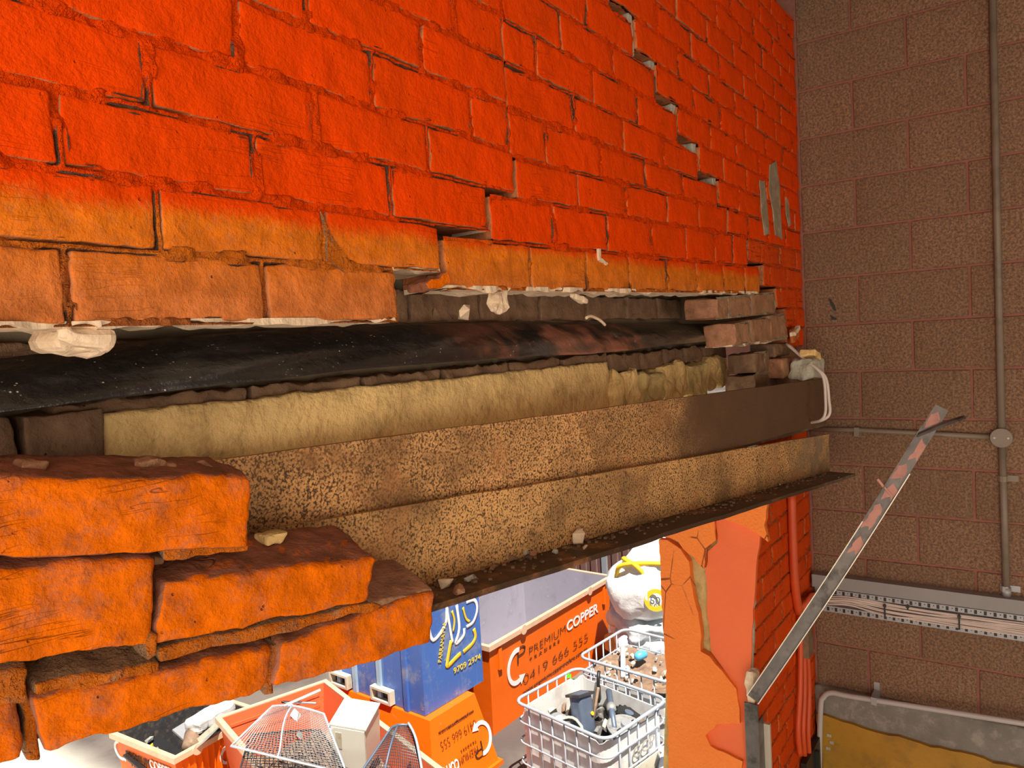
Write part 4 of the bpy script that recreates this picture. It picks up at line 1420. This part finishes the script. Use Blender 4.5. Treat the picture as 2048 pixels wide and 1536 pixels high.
# upturned bin carrying the blue one
e, fr = skip_bin('skip_bin', 'upturned orange bin with upside-down lettering carrying the blue bin', 2.58, 5.25, -0.05, 1.06, 2.07, 0.85, 0.17, BO, BI, BO, inv=True, lugs=False)
premium(e, fr, -0.40, 0.36, -1.012, 0.14, 0.74, -0.17 / 0.85, flip=True)
# blue bin
e, fr = skip_bin('skip_bin', 'scraped blue steel bin with graffiti stacked on the upturned orange bin', 2.74, 5.23, -0.05, 0.96, 1.50, 1.30, 0.0, M['bin_blue'], BI, M['bin_blue'], z0=GROUND + 0.855, lugs=False, feet=False)
for yy in (-0.08, 0.34, -0.5, 0.62):
    fr.build(MB().box((-0.515, yy - 0.03, 0.0), (-0.482, yy + 0.03, 1.2)), 'rib', M['pale_blue'] if yy != -0.5 else M['bin_blue'], e)
for yy in (-0.14, 0.58):
    mb = MB().box((-0.56, yy - 0.16, 0.02), (-0.485, yy + 0.16, 0.045)).box((-0.56, yy - 0.16, 0.15), (-0.485, yy + 0.16, 0.175)).box((-0.56, yy - 0.16, 0.045), (-0.485, yy - 0.13, 0.15)).box((-0.56, yy + 0.13, 0.045), (-0.485, yy + 0.16, 0.15))
    fr.build(mb, 'fork_pocket', M['bone'], e)
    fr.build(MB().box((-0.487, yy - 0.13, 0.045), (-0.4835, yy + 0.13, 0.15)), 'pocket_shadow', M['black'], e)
yf = -0.757


def stroke(pts, r, mat, name='graffiti'):
    P = [np.array([a, yf, b]) for a, b in pts]
    V, F = tube(bez(P, 5), r, 6)
    V = np.array(V)
    V[:, 1] = yf + (V[:, 1] - yf) * 0.12
    mesh(name, fr(V), F, mat, e, True)


stroke([(-0.36, 0.98), (-0.30, 0.76), (-0.10, 0.86), (-0.06, 1.02)], 0.022, M['white_ink'])
stroke([(-0.06, 1.05), (-0.02, 0.75), (0.0, 0.62)], 0.02, M['white_ink'])
stroke([(0.10, 1.02), (0.12, 0.75), (0.05, 0.60), (0.18, 0.64), (0.2, 0.72)], 0.022, M['white_ink'])
stroke([(0.26, 1.0), (0.40, 0.98), (0.44, 0.86), (0.36, 0.74), (0.24, 0.72)], 0.022, M['white_ink'])
stroke([(-0.02, 0.66), (-0.09, 0.47), (-0.1, 0.40), (0.04, 0.44), (0.12, 0.46)], 0.028, M['yellow_ink'])
stroke([(0.16, 0.46), (0.32, 0.50), (0.38, 0.56), (0.36, 0.66)], 0.026, M['yellow_ink'])
stroke([(0.02, 0.98), (0.05, 0.86), (0.02, 0.74)], 0.016, M['yellow_ink'])
stroke([(0.2, 0.96), (0.24, 0.82), (0.30, 0.76)], 0.016, M['yellow_ink'])
text(fr, 'PARRAMATTA', 0.08, (-0.20, yf - 0.004, 0.48), (0.28, 0, 1.0), (-1.0, 0, 0.28), M['yellow_ink'], e, 0.42)
text(fr, '9709 2974', 0.09, (-0.02, yf - 0.004, 0.28), (1, 0, 0.0), (0, 0, 1.0), M['yellow_ink'], e, 0.46)

# ---------------- small orange bin of scrap
e, fr = skip_bin('skip_bin', 'small orange bin of dark scrap with lettering on two sides', 1.06, 7.06, 0.06, 1.08, 1.12, 0.68, 0.07, BO, M['engine'], BR_, lugs=True)
text(fr, 'PREMIUM', 0.13, (-0.525, 0.36, 0.44), (0, -1, 0), (-0.1, 0, 1), M['ink'], e, 0.42)
text(fr, 'COPPER', 0.15, (-0.525, -0.08, 0.44), (0, -1, 0), (-0.1, 0, 1), M['white_ink'], e, 0.40, bold=0.003)
text(fr, 'TRADERS', 0.05, (-0.515, 0.30, 0.36), (0, -1, 0), (-0.1, 0, 1), M['ink'], e, 0.36, spacing=1.6)
text(fr, '0419 666 555', 0.15, (-0.505, 0.34, 0.16), (0, -1, 0), (-0.1, 0, 1), M['ink'], e, 0.74)
arc_flat(fr, np.array([-0.53, 0.46, 0.5]), 0.10, 0.03, math.radians(90), math.radians(300), (0, -1, 0), (-0.1, 0, 1.0), M['white_ink'], e)
arc_flat(fr, np.array([0.1, -0.55, 0.40]), 0.10, 0.03, math.radians(75), math.radians(290), (1, 0, 0), (0, -0.1, 1.0), M['white_ink'], e)
text(fr, 'P', 0.18, (0.08, -0.556, 0.42), (1, 0, 0), (0, -0.1, 1), M['ink'], e)
text(fr, 'COPPER', 0.12, (0.2, -0.548, 0.26), (1, 0, 0), (0, -0.1, 1), M['white_ink'], e, 0.30)
for i in range(13):
    x = -0.46 + i * 0.077
    fr.build(MB().box((x - 0.006, -0.556, 0.10), (x + 0.006, -0.535, 0.60)), 'pressed_rib', BO, e)


def solid(name, label, cat, mbf, mat, fr_, group=None, smooth=False):
    V = fr_(np.array(mbf.V))
    o = mesh(name, V, mbf.F, mat, None, smooth)
    return tag(o, label, cat, group)


# perforated panel: solid face, black boxes stand in for the dark slots
pf = Frame(0.80, 6.72, GROUND + 0.50, 0.5)
pp = tag(empty('perforated_panel', pf(np.array([0, 0, 0]))), 'pale perforated metal panel standing in the small orange bin', 'metal panel')
Rl = rotx(0.9)
for nm, boxes, mt in (('face', [((-0.15, -0.01, 0), (0.15, 0.0, 0.46))], M['alu']), ('edge', [((0.15, -0.02, 0), (0.17, 0.05, 0.46))], M['bone'])):
    mb = MB()
    for lo, hi in boxes:
        mb.box(lo, hi, Rl)
    pf.build(mb, nm, mt, pp)
mb = MB()
for i in range(7):
    for j in range(5):
        mb.box((-0.12 + j * 0.05, -0.014, 0.05 + i * 0.055), (-0.09 + j * 0.05, -0.0095, 0.08 + i * 0.055), Rl)
pf.build(mb, 'slots', M['black'], pp)['kind'] = 'stuff'
f2 = Frame(1.05, 7.0, GROUND + 0.52, 0.2)
solid('metal_offcut', 'grey flat steel offcut between the panel and the white block', 'metal scrap', MB().box((-0.10, -0.2, 0), (0.08, 0.2, 0.02), rotx(0.5)), M['galv'], f2)
solid('foam_block', 'pitted white block lying on the rim of the small orange bin', 'block', MB().add((rough(rbox((0.56, 0.24, 0.16), (8, 4, 4), 0.04)[0] + np.array([0.2, -0.1, 0.16]), 0.02, 9, 5), rbox((0.56, 0.24, 0.16), (8, 4, 4), 0.04)[1])), M['white_plastic'], f2)
solid('black_sheet', 'glossy black plastic sheet in the corner of the small orange bin', 'sheet', MB().box((-0.34, -0.25, 0), (0.1, 0.25, 0.02), rotx(0.25)), M['black'], Frame(0.82, 7.15, GROUND + 0.42, 0.06))
solid('motor', 'dusty round motor between the offcut and the perforated panel', 'motor', MB().tube([(-0.12, 0, 0), (0.12, 0, 0.03)], 0.09, 14), M['rusty'], Frame(0.97, 6.85, GROUND + 0.55, 0.9), smooth=True)
for i, (x, y) in enumerate(((0.68, 7.2), (0.75, 7.35), (0.7, 7.05))):
    o = chip('brass_fitting', 0.07, (x, y, GROUND + 0.50), M['yellow_ink'] if i == 0 else M['alu'], 500 + i, 0.7)
    tag(o, ('yellow brass fitting on the black sheet', 'larger dull metal fitting at the back of the small bin', 'dull metal fitting beside the yellow brass one')[i], 'fitting')

# ---------------- middle skip of trolleys
e, fr = skip_bin('skip_bin', 'faded red skip piled with wire trolleys and a cream cabinet', 1.17, 4.86, -0.29, 1.2, 2.66, 0.95, 0.10, M['bin_red'], M['bin_red'], BR_, lugs=False)
mb = MB()
for i in range(6):
    z = 0.2 + i * 0.125
    fr.build(MB().box((-0.5, 1.22 + z * 0.07, z), (0.5, 1.245 + z * 0.07, z + 0.03)), 'pressed_rib', M['bin_red'], e)
# scrap heap under the trolleys: too tangled to count
V, F = [], []
nn = 40
for i in range(nn):
    for j in range(nn):
        x, y = -0.52 + 1.04 * i / (nn - 1), -1.22 + 2.2 * j / (nn - 1)
        V.append((x, y, 0.60))
V = np.array(V)
V[:, 2] += 0.10 * fbm(V * np.array([5, 5, 0]), 91, 4) + 0.04 * vnoise(V * 22, 92)
F = [(i * nn + j, (i + 1) * nn + j, (i + 1) * nn + j + 1, i * nn + j + 1) for i in range(nn - 1) for j in range(nn - 1)]
mh = mesh('scrap_heap', fr(V), F, M['rusty'])
tag(mh, 'tangled brown scrap filling the red skip under the trolleys', 'scrap heap', kind='stuff')


def wire_panel(name, label, q, nu, nv, bulge, rw, rf, mwire, mframe, mids=(), holes=None, group=None):
    """bent wire-mesh basket side: q = corners TL, TR, BR, BL in world"""
    q = [np.array(a) for a in q]
    nrm = np.cross(q[1] - q[0], q[3] - q[0])
    nrm /= np.linalg.norm(nrm)
    nrm = nrm if nrm @ (CAM - q[0]) > 0 else -nrm
    P = lambda u, v: (q[0] * (1 - u) + q[1] * u) * (1 - v) + (q[3] * (1 - u) + q[2] * u) * v + nrm * bulge * math.sin(math.pi * u) * math.sin(math.pi * min(v + .15, 1))
    base = min((a for a in q), key=lambda a: a[2])
    t = tag(empty(name, base), label, 'trolley basket', group)
    ed = [P(i / 8, 0) for i in range(9)] + [P(1, i / 8) for i in range(1, 9)] + [P(1 - i / 8, 1) for i in range(1, 9)] + [P(0, 1 - i / 8) for i in range(1, 8)]
    MB().tube(ed, rf, 7, True).build('frame', mframe, t, True)
    for u in mids:
        MB().tube([P(u, i / 8) for i in range(9)], rf * 0.9, 6).build('cross_bar', mframe, t, True)
    mb = MB()
    for i in range(1, nu):
        mb.tube([P(i / nu, j / 6) for j in range(7)], rw, 4)
    for j in range(1, nv):
        mb.tube([P(i / 8, j / nv) for i in range(9)], rw, 4)
    mb.build('wire_mesh', mwire, t)['kind'] = 'stuff'
    return t, P


M['wire'] = simple('dull_wire', (0.30, 0.29, 0.28), 0.45, 0.3, 10, metal=0.4)
M['wire_dark'] = simple('dark_wire', (0.05, 0.05, 0.055), 0.45, 0.4, 10, metal=0.3)
t, P = wire_panel('trolley_basket', 'grey wire trolley basket with a welded cross bar on the red skip', [onz((545, 1412), -3.42), onz((648, 1428), -3.42), onz((694, 1548), -3.62), onz((462, 1492), -3.60)], 34, 28, 0.10, 0.0022, 0.011, M['wire'], M['cage'], (0.42,))
MB().tube([P(0.42, 0) + np.array([0, 0, 0.01]), P(0.1, -0.12), P(0.9, -0.2)], 0.01, 6).build('handle', M['cage'], t, True)
MB().box((-0.06, -0.005, -0.045), (0.06, 0.005, 0.045)).build('label_plate', M['white_ink'], t, False, rotz(0.6) @ rotx(-0.7), P(0.55, 0.25))
MB().box((-0.035, -0.005, -0.03), (0.035, 0.005, 0.03)).build('label_plate', M['alu'], t, False, rotz(0.6) @ rotx(-0.7), P(0.62, 0.62) + np.array([0, 0, .02]))
t, P = wire_panel('trolley_basket', 'black mesh trolley basket with pale tube frame beside the cream cabinet', [onz((783, 1455), -3.45), onz((822, 1452), -3.45), onz((850, 1560), -3.62), onz((722, 1545), -3.62)], 26, 20, 0.06, 0.003, 0.012, M['wire_dark'], M['slate'], (0.35,))
MB().tube(bez([P(0.9, 0), onz((818, 1448), -3.4), onz((832, 1478), -3.44), onz((845, 1545), -3.58)], 5), 0.012, 6).build('tube_handle', M['cage'], t, True)
t, P = wire_panel('trolley_basket', 'flat dark wire grid lying under the grey trolley basket', [onz((500, 1470), -3.66), onz((640, 1460), -3.66), onz((700, 1550), -3.74), onz((480, 1540), -3.74)], 22, 16, 0.02, 0.004, 0.01, M['wire_dark'], M['wire_dark'])
mb = MB().tube([onz((568, 1412), -3.38), onz((641, 1380), -3.30)], 0.014, 8)
tag(mb.build('white_pole', M['white_enamel'], smooth=True), 'white plastic pole sticking up behind the trolley basket', 'pole')
cf = Frame(1.30, 4.55, -3.86, 0.42)
cb = tag(empty('cabinet', (1.30, 4.55, -3.86)), 'cream steel cabinet tipped over on the red skip', 'cabinet')
Rc = rotx(0.12) @ roty(-0.22)
for nm, lo, hi, mt in (('carcass', (-0.17, -0.17, 0.0), (0.17, 0.17, 0.46), M['beige']), ('front_panel', (-0.185, -0.165, 0.01), (-0.17, 0.165, 0.45), M['white_enamel']), ('top_panel', (-0.18, -0.18, 0.46), (0.18, 0.18, 0.475), M['white_enamel']),
                       ('slot', (-0.188, 0.06, 0.22), (-0.184, 0.12, 0.40), M['bone']), ('seam', (-0.172, -0.172, 0.0), (-0.168, -0.168, 0.46), M['bone'])):
    cf.build(MB().box(lo, hi, Rc), nm, mt, cb)

# ---------------- caged plastic totes
def tote(name, label, cx, cy, rot, Lx, Ly, h, contents_z, cut=0.07, plates=True):
    fr = Frame(cx, cy, GROUND, rot)
    e = tag(empty(name, (cx, cy, GROUND)), label, 'caged tote')
    a, b, c = Lx / 2, Ly / 2, 0.12

    def loop(a, b, c, z, n=5):
        P = []
        for sx, sy, s0 in ((1, 1, 0), (-1, 1, 1), (-1, -1, 2), (1, -1, 3)):
            for i in range(n + 1):
                an = math.pi / 2 * (s0 + i / n)
                P.append(np.array([sx * (a - c) + c * math.cos(an), sy * (b - c) + c * math.sin(an), z]))
        return P
    # bottle with a wall of real thickness, ragged cut edge
    rnd = random.Random(int(cx * 10))
    V, F = [], []
    rings = []
    for (ins, z) in ((0.05, 0.13), (0.02, 0.2), (0.025, 0.5), (0.02, h - cut), (0.035, h - cut), (0.045, contents_z - 0.25)):
        rings.append(loop(a - ins, b - ins, c, z))
    n = len(rings[0])
    for k, r in enumerate(rings):
        for i, p in enumerate(r):
            if k in (3, 4):
                p = p + np.array([0, 0, 0.03 * math.sin(i * 1.3) - (0.05 if 5 < i < 10 else 0)])
            V.append(p)
    for k in range(len(rings) - 1):
        for i in range(n):
            F.append((k * n + i, k * n + (i + 1) % n, (k + 1) * n + (i + 1) % n, (k + 1) * n + i))
    F.append(tuple((len(rings) - 1) * n + i for i in range(n)))
    mesh('bottle', fr(np.array(V)), F, M['white_plastic'], e, False)
    for z in (0.16, 0.36, 0.58, 0.80):
        if z < h - 0.1:
            fr.build(MB().tube(loop(a + 0.006, b + 0.006, c, z), 0.010, 6, True), 'cage_rail', M['cage'], e, True)
    fr.build(MB().tube(loop(a + 0.012, b + 0.012, c, h), 0.018, 8, True), 'top_rail', M['cage'], e, True)
    for side in range(4):
        m = 5 if side % 2 == 0 else 6
        for i in range(m):
            t = -1 + 2 * (i + 0.5) / m
            p = (t * (a - c), -b - 0.004, 0) if side == 0 else (a + 0.004, t * (b - c), 0) if side == 1 else (t * (a - c), b + 0.004, 0) if side == 2 else (-a - 0.004, t * (b - c), 0)
            fr.build(MB().tube([(p[0], p[1], 0.14), (p[0], p[1], h)], 0.009, 6), 'cage_bar', M['cage'], e, True)
    fr.build(MB().box((-a, -b, 0.0), (a, b, 0.03)).box((-a, -b, 0.09), (a, b, 0.125)).box((-a, -b, 0.03), (-a + .12, b, 0.09)).box((a - .12, -b, 0.03), (a, b, 0.09)), 'pallet', M['galv'], e)
    if plates:
        fr.build(MB().box((-0.28, -b - 0.03, 0.42), (0.30, -b - 0.015, 0.56)), 'label_plate', M['bone'], e)
        fr.build(MB().box((-0.20, -b - 0.034, 0.46), (-0.02, -b - 0.0305, 0.50)), 'red_label', M['bin_red'], e)
        text(fr, 'GCP', 0.16, (-0.12, -b - 0.012, 0.64), (1, 0, 0), (0, 0, 1), M['grey_mortar'], e, 0.36)
    return e, fr


e, fr = tote('caged_tote', 'white caged tote cut open and filled with engine scrap', 3.11, 3.00, -0.18, 1.0, 1.2, 1.0, 0.62)
HZ = 0.72
V, F = [], []
nn = 36
for i in range(nn):
    for j in range(nn):
        V.append((-0.44 + 0.88 * i / (nn - 1), -0.54 + 1.08 * j / (nn - 1), HZ - 0.1))
V = np.array(V)
V[:, 2] += 0.09 * fbm(V * np.array([5, 5, 0]), 95, 4) + 0.03 * vnoise(V * 25, 96)
F = [(i * nn + j, (i + 1) * nn + j, (i + 1) * nn + j + 1, i * nn + j + 1) for i in range(nn - 1) for j in range(nn - 1)]
tag(mesh('metal_swarf', fr(V), F, M['engine']), 'oily black metal bits filling the engine scrap tote', 'scrap', kind='stuff')


def engine_part(name, label, parts, loc, R, group=None, cat='engine part'):
    t = tag(empty(name, fr(np.array(loc))), label, cat, group)
    for nm, mbx, mt, sm in parts:
        mesh(nm, fr(np.asarray(mbx.V) @ np.asarray(R).T + np.array(loc)), mbx.F, mt, t, sm)
    return t


engine_part('pulley', 'silver flywheel disc with slots lying at the front of the engine scrap', [('disc', MB().tube([(0, 0, -0.03), (0, 0, 0.0), (0, 0, 0.02)], [0.19, 0.20, 0.18], 26), M['alu'], False), ('hub', MB().tube([(0, 0, 0.02), (0, 0, 0.06)], 0.06, 14), M['galv'], False),
            ('slot', MB().box((-0.14, -0.02, 0.021), (-0.08, 0.02, 0.024)), M['black'], False), ('slot', MB().box((0.08, -0.02, 0.021), (0.14, 0.02, 0.024)), M['black'], False)], (0.12, -0.36, HZ + 0.06), rotx(0.25))
engine_part('gearbox', 'tall dark gearbox casing standing in the middle of the engine scrap', [('casing', MB().add(rbox((0.20, 0.16, 0.42), (4, 4, 8), 0.03)), M['slate'], True), ('flange', MB().box((-0.12, -0.10, 0.18), (0.12, 0.10, 0.205)), M['engine'], False), ('bolt_head', MB().tube([(0.05, -0.085, 0.0), (0.05, -0.10, 0.0)], 0.02, 8), M['yellow_ink'], False)], (-0.06, 0.06, HZ + 0.14), rotx(-0.25) @ roty(0.15))
engine_part('steel_shaft', 'long blue grey shaft lying across the engine scrap', [('shaft', MB().tube([(-0.30, 0, 0), (0.30, 0, 0.10)], [0.03, 0.035], 12), M['slate'], True), ('collar', MB().tube([(-0.02, 0, 0.045), (0.06, 0, 0.06)], 0.05, 12), M['alu'], True)], (0.22, -0.10, HZ + 0.08), rotz(0.75))
engine_part('alternator', 'finned aluminium alternator in the corner of the engine scrap', [('housing', MB().tube([(-0.09, 0, 0), (0.09, 0, 0)], 0.10, 16), M['alu'], True), ('pulley_wheel', MB().tube([(0.09, 0, 0), (0.14, 0, 0)], 0.055, 14), M['engine'], False)] + [('fin', MB().tube([(-0.07 + 0.035 * i, 0, 0), (-0.055 + 0.035 * i, 0, 0)], 0.108, 16), M['galv'], False) for i in range(4)], (-0.26, 0.22, HZ + 0.06), rotz(1.1) @ roty(0.3))
engine_part('pipe_ring', 'pale looped hose lying on the engine scrap', [('hose', MB().tube([(0.13 * math.cos(a * math.pi / 10), 0.13 * math.sin(a * math.pi / 10), 0.01 * math.sin(a)) for a in range(20)], 0.016, 7, True), M['bone'], True)], (-0.30, 0.02, HZ + 0.10), rotx(0.5))
engine_part('chain_gear', 'black toothed gear beside the silver disc', [('wheel', MB().tube([(0, 0, 0), (0, 0, 0.03)], 0.13, 18), M['black'], False), ('bore', MB().tube([(0, 0, 0.03), (0, 0, 0.045)], 0.05, 12), M['slate'], False)] + [('tooth', MB().box((0.12, -0.012, 0.0), (0.15, 0.012, 0.03), rotz(i * math.pi / 7)), M['black'], False) for i in range(14)], (0.34, -0.22, HZ + 0.05), rotx(0.3) @ roty(0.2))
engine_part('cylinder_block', 'grey brown cylinder block at the back of the engine scrap', [('block', MB().add(rbox((0.26, 0.18, 0.16), (5, 4, 4), 0.015)), M['rusty'], False)] + [('bore', MB().tube([(-0.08 + 0.08 * i, 0, 0.08), (-0.08 + 0.08 * i, 0, 0.083)], 0.03, 12), M['black'], False) for i in range(3)], (0.16, 0.28, HZ + 0.06), rotz(0.4) @ rotx(0.3))
engine_part('rust_rod', 'rusty straight rod leaning on the dark gearbox casing', [('rod', MB().tube([(0, 0, -0.22), (0.02, 0, 0.24)], 0.016, 8), M['rusty'], True)], (0.09, 0.03, HZ + 0.12), roty(0.3), cat='rod')
engine_part('mirror_bracket', 'black bent bracket standing above the tote wall', [('arm', MB().tube(bez([(0, 0, 0), (0.02, 0, 0.16), (0.08, 0, 0.22)], 4), 0.02, 8), M['black'], True), ('head', MB().add(rbox((0.10, 0.04, 0.16), (3, 2, 4), 0.03)), M['black'], True)], (0.38, 0.20, HZ + 0.14), rotz(0.5), cat='bracket')
for i, (x, y, s, m, lb) in enumerate(((-0.12, -0.18, .07, 'alu', 'angular aluminium lump left of the silver disc'), (0.0, 0.36, .08, 'rusty', 'brown lump behind the gearbox casing'), (0.26, 0.08, .06, 'alu', 'bright casting beside the blue grey shaft'), (-0.3, -0.2, .07, 'engine', 'black greasy lump against the tote wall'),
                                     (0.36, 0.36, .07, 'engine', 'black lump under the bent bracket'), (0.05, -0.14, .06, 'bone', 'small pale fitting between shaft and disc'), (-0.16, 0.40, .09, 'bone', 'pale broken casting in the back corner of the engine scrap'), (0.3, -0.42, .06, 'rusty', 'reddish brown lump in the front corner of the tote'))):
    o = chip('scrap_casting', s, fr(np.array([x, y, HZ + 0.02])), M[m], 600 + i, 0.9)
    tag(o, lb, 'scrap metal')

e, fr = tote('caged_tote', 'second caged tote heaped with pale rubble behind the engine scrap', 4.42, 2.98, -0.10, 1.0, 1.2, 1.0, 0.72, cut=0.22, plates=False)
V, F = [], []
for i in range(nn):
    for j in range(nn):
        V.append((-0.45 + 0.9 * i / (nn - 1), -0.55 + 1.1 * j / (nn - 1), 0.80))
V = np.array(V)
V[:, 2] += 0.05 * fbm(V * np.array([4, 4, 0]), 97, 3)
F = [(i * nn + j, (i + 1) * nn + j, (i + 1) * nn + j + 1, i * nn + j + 1) for i in range(nn - 1) for j in range(nn - 1)]
tag(mesh('rubble_bed', fr(V), F, M['rusty']), 'brown grey bed of fine rubble in the second tote', 'rubble', kind='stuff')
rnd = random.Random(77)
for i in range(46):
    x, y = rnd.uniform(-.42, .42), rnd.uniform(-.52, .52)
    o = chip('rubble_lump', rnd.uniform(.025, .055), fr(np.array([x, y, 0.80 + rnd.uniform(-.01, .03)])), M[rnd.choice(['bone', 'alu', 'bag_grey', 'bone'])], 700 + i, 0.8)
    tag(o, 'pale rounded rubble lump heaped in the second tote', 'rubble', 'rubble lumps in the second tote')
o = mesh('plastic_bottle', fr(np.array(tube(bez([(0.02, 0.16, 0.90), (0.1, 0.12, 0.92), (0.18, 0.10, 0.90)], 4), [0.03, .05, .055, .055, .055, .05, .05, .04, .02], 8)[0])), tube(bez([(0.02, 0.16, 0.90), (0.1, 0.12, 0.92), (0.18, 0.10, 0.90)], 4), [0.03, .05, .055, .055, .055, .05, .05, .04, .02], 8)[1], M['blue_rag'], None, True)
tag(o, 'bright blue plastic bottle lying on the pale rubble', 'bottle')
mb = MB().tube([(-0.35, 0.1, 0.82), (0.05, 0.35, 0.98)], 0.03, 8)
tag(mesh('pipe', fr(np.array(mb.V)), mb.F, M['bag_grey'], None, True), 'pale grey pipe lying across the rubble in the second tote', 'pipe')
mb = MB().tube([(0, 0, 0), (0, 0, 0.16)], 0.16, 18)
c0 = ony((1233, 1322), 4.15)
tag(mesh('cable_reel', np.array(mb.V) + np.array([c0[0], c0[1], GROUND]) + np.array([0, 0, 0.3]), mb.F, M['wood']), 'yellow wooden cable reel standing behind the second tote', 'reel')
mb = MB().tube([(0, 0, 0), (0, 0, 0.3)], 0.1, 12)
o = mesh('reel_stand', np.array(mb.V) + np.array([c0[0], c0[1], GROUND]), mb.F, M['rusty'])
tag(o, 'short brown post under the yellow cable reel', 'stand')

# ---------------- bulk bag on stacked sacks
bc = ony((1290, 1205), 3.62)
sk0 = GROUND
for i in range(4):
    Vb, Fb = rbox((0.98, 0.86, 0.25), (14, 12, 5), 0.08)
    z = sk0 + 0.13 + i * 0.225
    Vb = rough(xform(Vb, rotz(0.3 * i), (bc[0] + 0.03 * (i % 2), bc[1], z)), 0.045, 7, 300 + i)
    o = mesh('sack', Vb, Fb, M['bag_grey'], None, True)
    tag(o, ('grey white filled sack on the ground under the bulk bag', 'grey sack second from the ground in the bag stack', 'grey sack midway up the stack under the bulk bag', 'grey sack just below the top sack of the stack', 'grey white sack directly under the yellow strapped bulk bag')[i], 'sack', 'sacks under the bulk bag')
zb_ = sk0 + 4 * 0.225 + 0.14
bag = tag(empty('bulk_bag', (bc[0], bc[1], zb_)), 'white woven bulk bag with yellow straps on the grey sacks', 'bulk bag')
n = 26
V, F = [], []
prof = [(-0.10, 0.34), (-0.02, 0.47), (0.12, 0.52), (0.28, 0.53), (0.42, 0.50), (0.54, 0.42), (0.66, 0.34), (0.80, 0.25), (0.92, 0.17), (1.02, 0.10), (1.05, 0.02)]
for z, r in prof:
    for i in range(n):
        a = 2 * math.pi * i / n
        V.append((bc[0] + r * math.cos(a) * (1 + .06 * math.sin(5 * a + z * 6)), bc[1] + r * math.sin(a) * (1 + .06 * math.cos(4 * a)), zb_ + z))
for k in range(len(prof) - 1):
    for i in range(n):
        F.append((k * n + i, k * n + (i + 1) % n, (k + 1) * n + (i + 1) % n, (k + 1) * n + i))
F.append(tuple(range(n))[::-1])
V = np.array(V)
V[:, 1] -= 0.18 * np.clip((V[:, 2] - zb_ - 0.40) / 0.5, 0, 1)
V = rough(V, 0.05, 5, 310)
mesh('sack_body', V, F, M['bag_white'], bag, True)
for s in (-1, 1):
    P = bez([(bc[0] - 0.34, bc[1] + s * 0.25, zb_ + 0.45), (bc[0] - 0.40, bc[1] + s * 0.1, zb_ + 0.66), (bc[0] - 0.2, bc[1] - 0.3 * s - 0.12, zb_ + 0.68), (bc[0] + 0.1, bc[1] - 0.30, zb_ + 0.5)], 5)
    MB().tube(P, 0.032, 6).build('strap', M['bag_yellow'], bag, True)
dv = (CAM - np.array([bc[0], bc[1], zb_ + .25])); dv[2] = 0; dv /= np.linalg.norm(dv)
bf = Frame(bc[0], bc[1], zb_, math.atan2(dv[1], dv[0]) + math.pi / 2)
arc_flat(bf, np.array([0.14, -0.55, 0.26]), 0.12, 0.06, 0, 2 * math.pi, (1, 0, 0), (0, 0, 1.0), M['bag_yellow'], bag, 'print', arrow=False)
text(bf, '50', 0.14, (0.06, -0.56, 0.21), (1, 0, 0), (0, 0, 1), M['slate'], bag)

# ---------------- fence, loose bits
fence = tag(empty('fence', (7.3, 5.2, GROUND)), 'brown vertical board fence at the back of the yard', 'fence')
i = 0
y = 2.6
while y < 9.6:
    wd = 0.085
    mt = M['fence_grey'] if i % 7 == 3 else M['fence_brown']
    mesh('board', *(lambda b: (b.V, b.F))(MB().box((7.25 + 0.03 * (i % 2), y, GROUND), (7.29 + 0.03 * (i % 2), y + wd, -2.35 + 0.0 * i))), mt, fence)
    y += 0.1
    i += 1
for z in (-4.3, -2.7):
    MB().box((7.33, 2.6, z), (7.38, 9.6, z + 0.07)).build('rail', M['fence_brown'], fence)

e, fr = skip_bin('skip_bin', 'orange bin corner in front of the engine scrap tote', 1.28, 1.82, 0.02, 1.05, 1.1, 1.02, 0.06, BO, BO, BO, lugs=False)
p0 = onz((1315, 1515), -4.15)
Vb, Fb = rbox((0.9, 0.8, 0.5), (14, 12, 6), 0.1)
Vb = rough(xform(Vb, rotz(0.4), (p0[0] + 0.45, p0[1] - 0.25, GROUND + 0.26)), 0.07, 3.5, 320)
tag(mesh('tarp', Vb, Fb, M['tarp'], None, True), 'pale blue crumpled sheet beside the engine scrap tote', 'tarp')
o = chip('paper_scrap', 0.12, p0 + np.array([0.1, -0.05, 0.02]), M['bag_white'], 330, 0.25)
tag(o, 'white torn paper lying on the pale blue sheet', 'paper')
wp = ony((1140, 1372), 3.86)
weed = tag(empty('weed', (wp[0], wp[1], GROUND)), 'green leafy weed growing between the skip and the tote', 'weed')
top = wp[2] + 0.12
MB().tube([(wp[0], wp[1], GROUND), (wp[0] + .02, wp[1], top)], 0.008, 5).build('stem', M['green'], weed)
for i in range(9):
    rnd = random.Random(i + 40)
    c = np.array([wp[0] + rnd.uniform(-.1, .1), wp[1] + rnd.uniform(-.06, .06), top + rnd.uniform(-.3, .06)])
    Vl = np.array([(-.07, 0, 0), (-.03, -.035, .01), (.03, -.035, .01), (.08, 0, -.01), (.03, .035, .01), (-.03, .035, .01)])
    Vl = np.concatenate([Vl, Vl + np.array([0, 0, 0.004])])
    Fl = [(0, 1, 2, 3, 4, 5)[::-1], (6, 7, 8, 9, 10, 11)] + [(j, (j + 1) % 6, (j + 1) % 6 + 6, j + 6) for j in range(6)]
    mesh('leaf', xform(Vl, rotz(rnd.uniform(0, 6)) @ rotx(rnd.uniform(-.9, .9)), c), Fl, M['green'], weed)
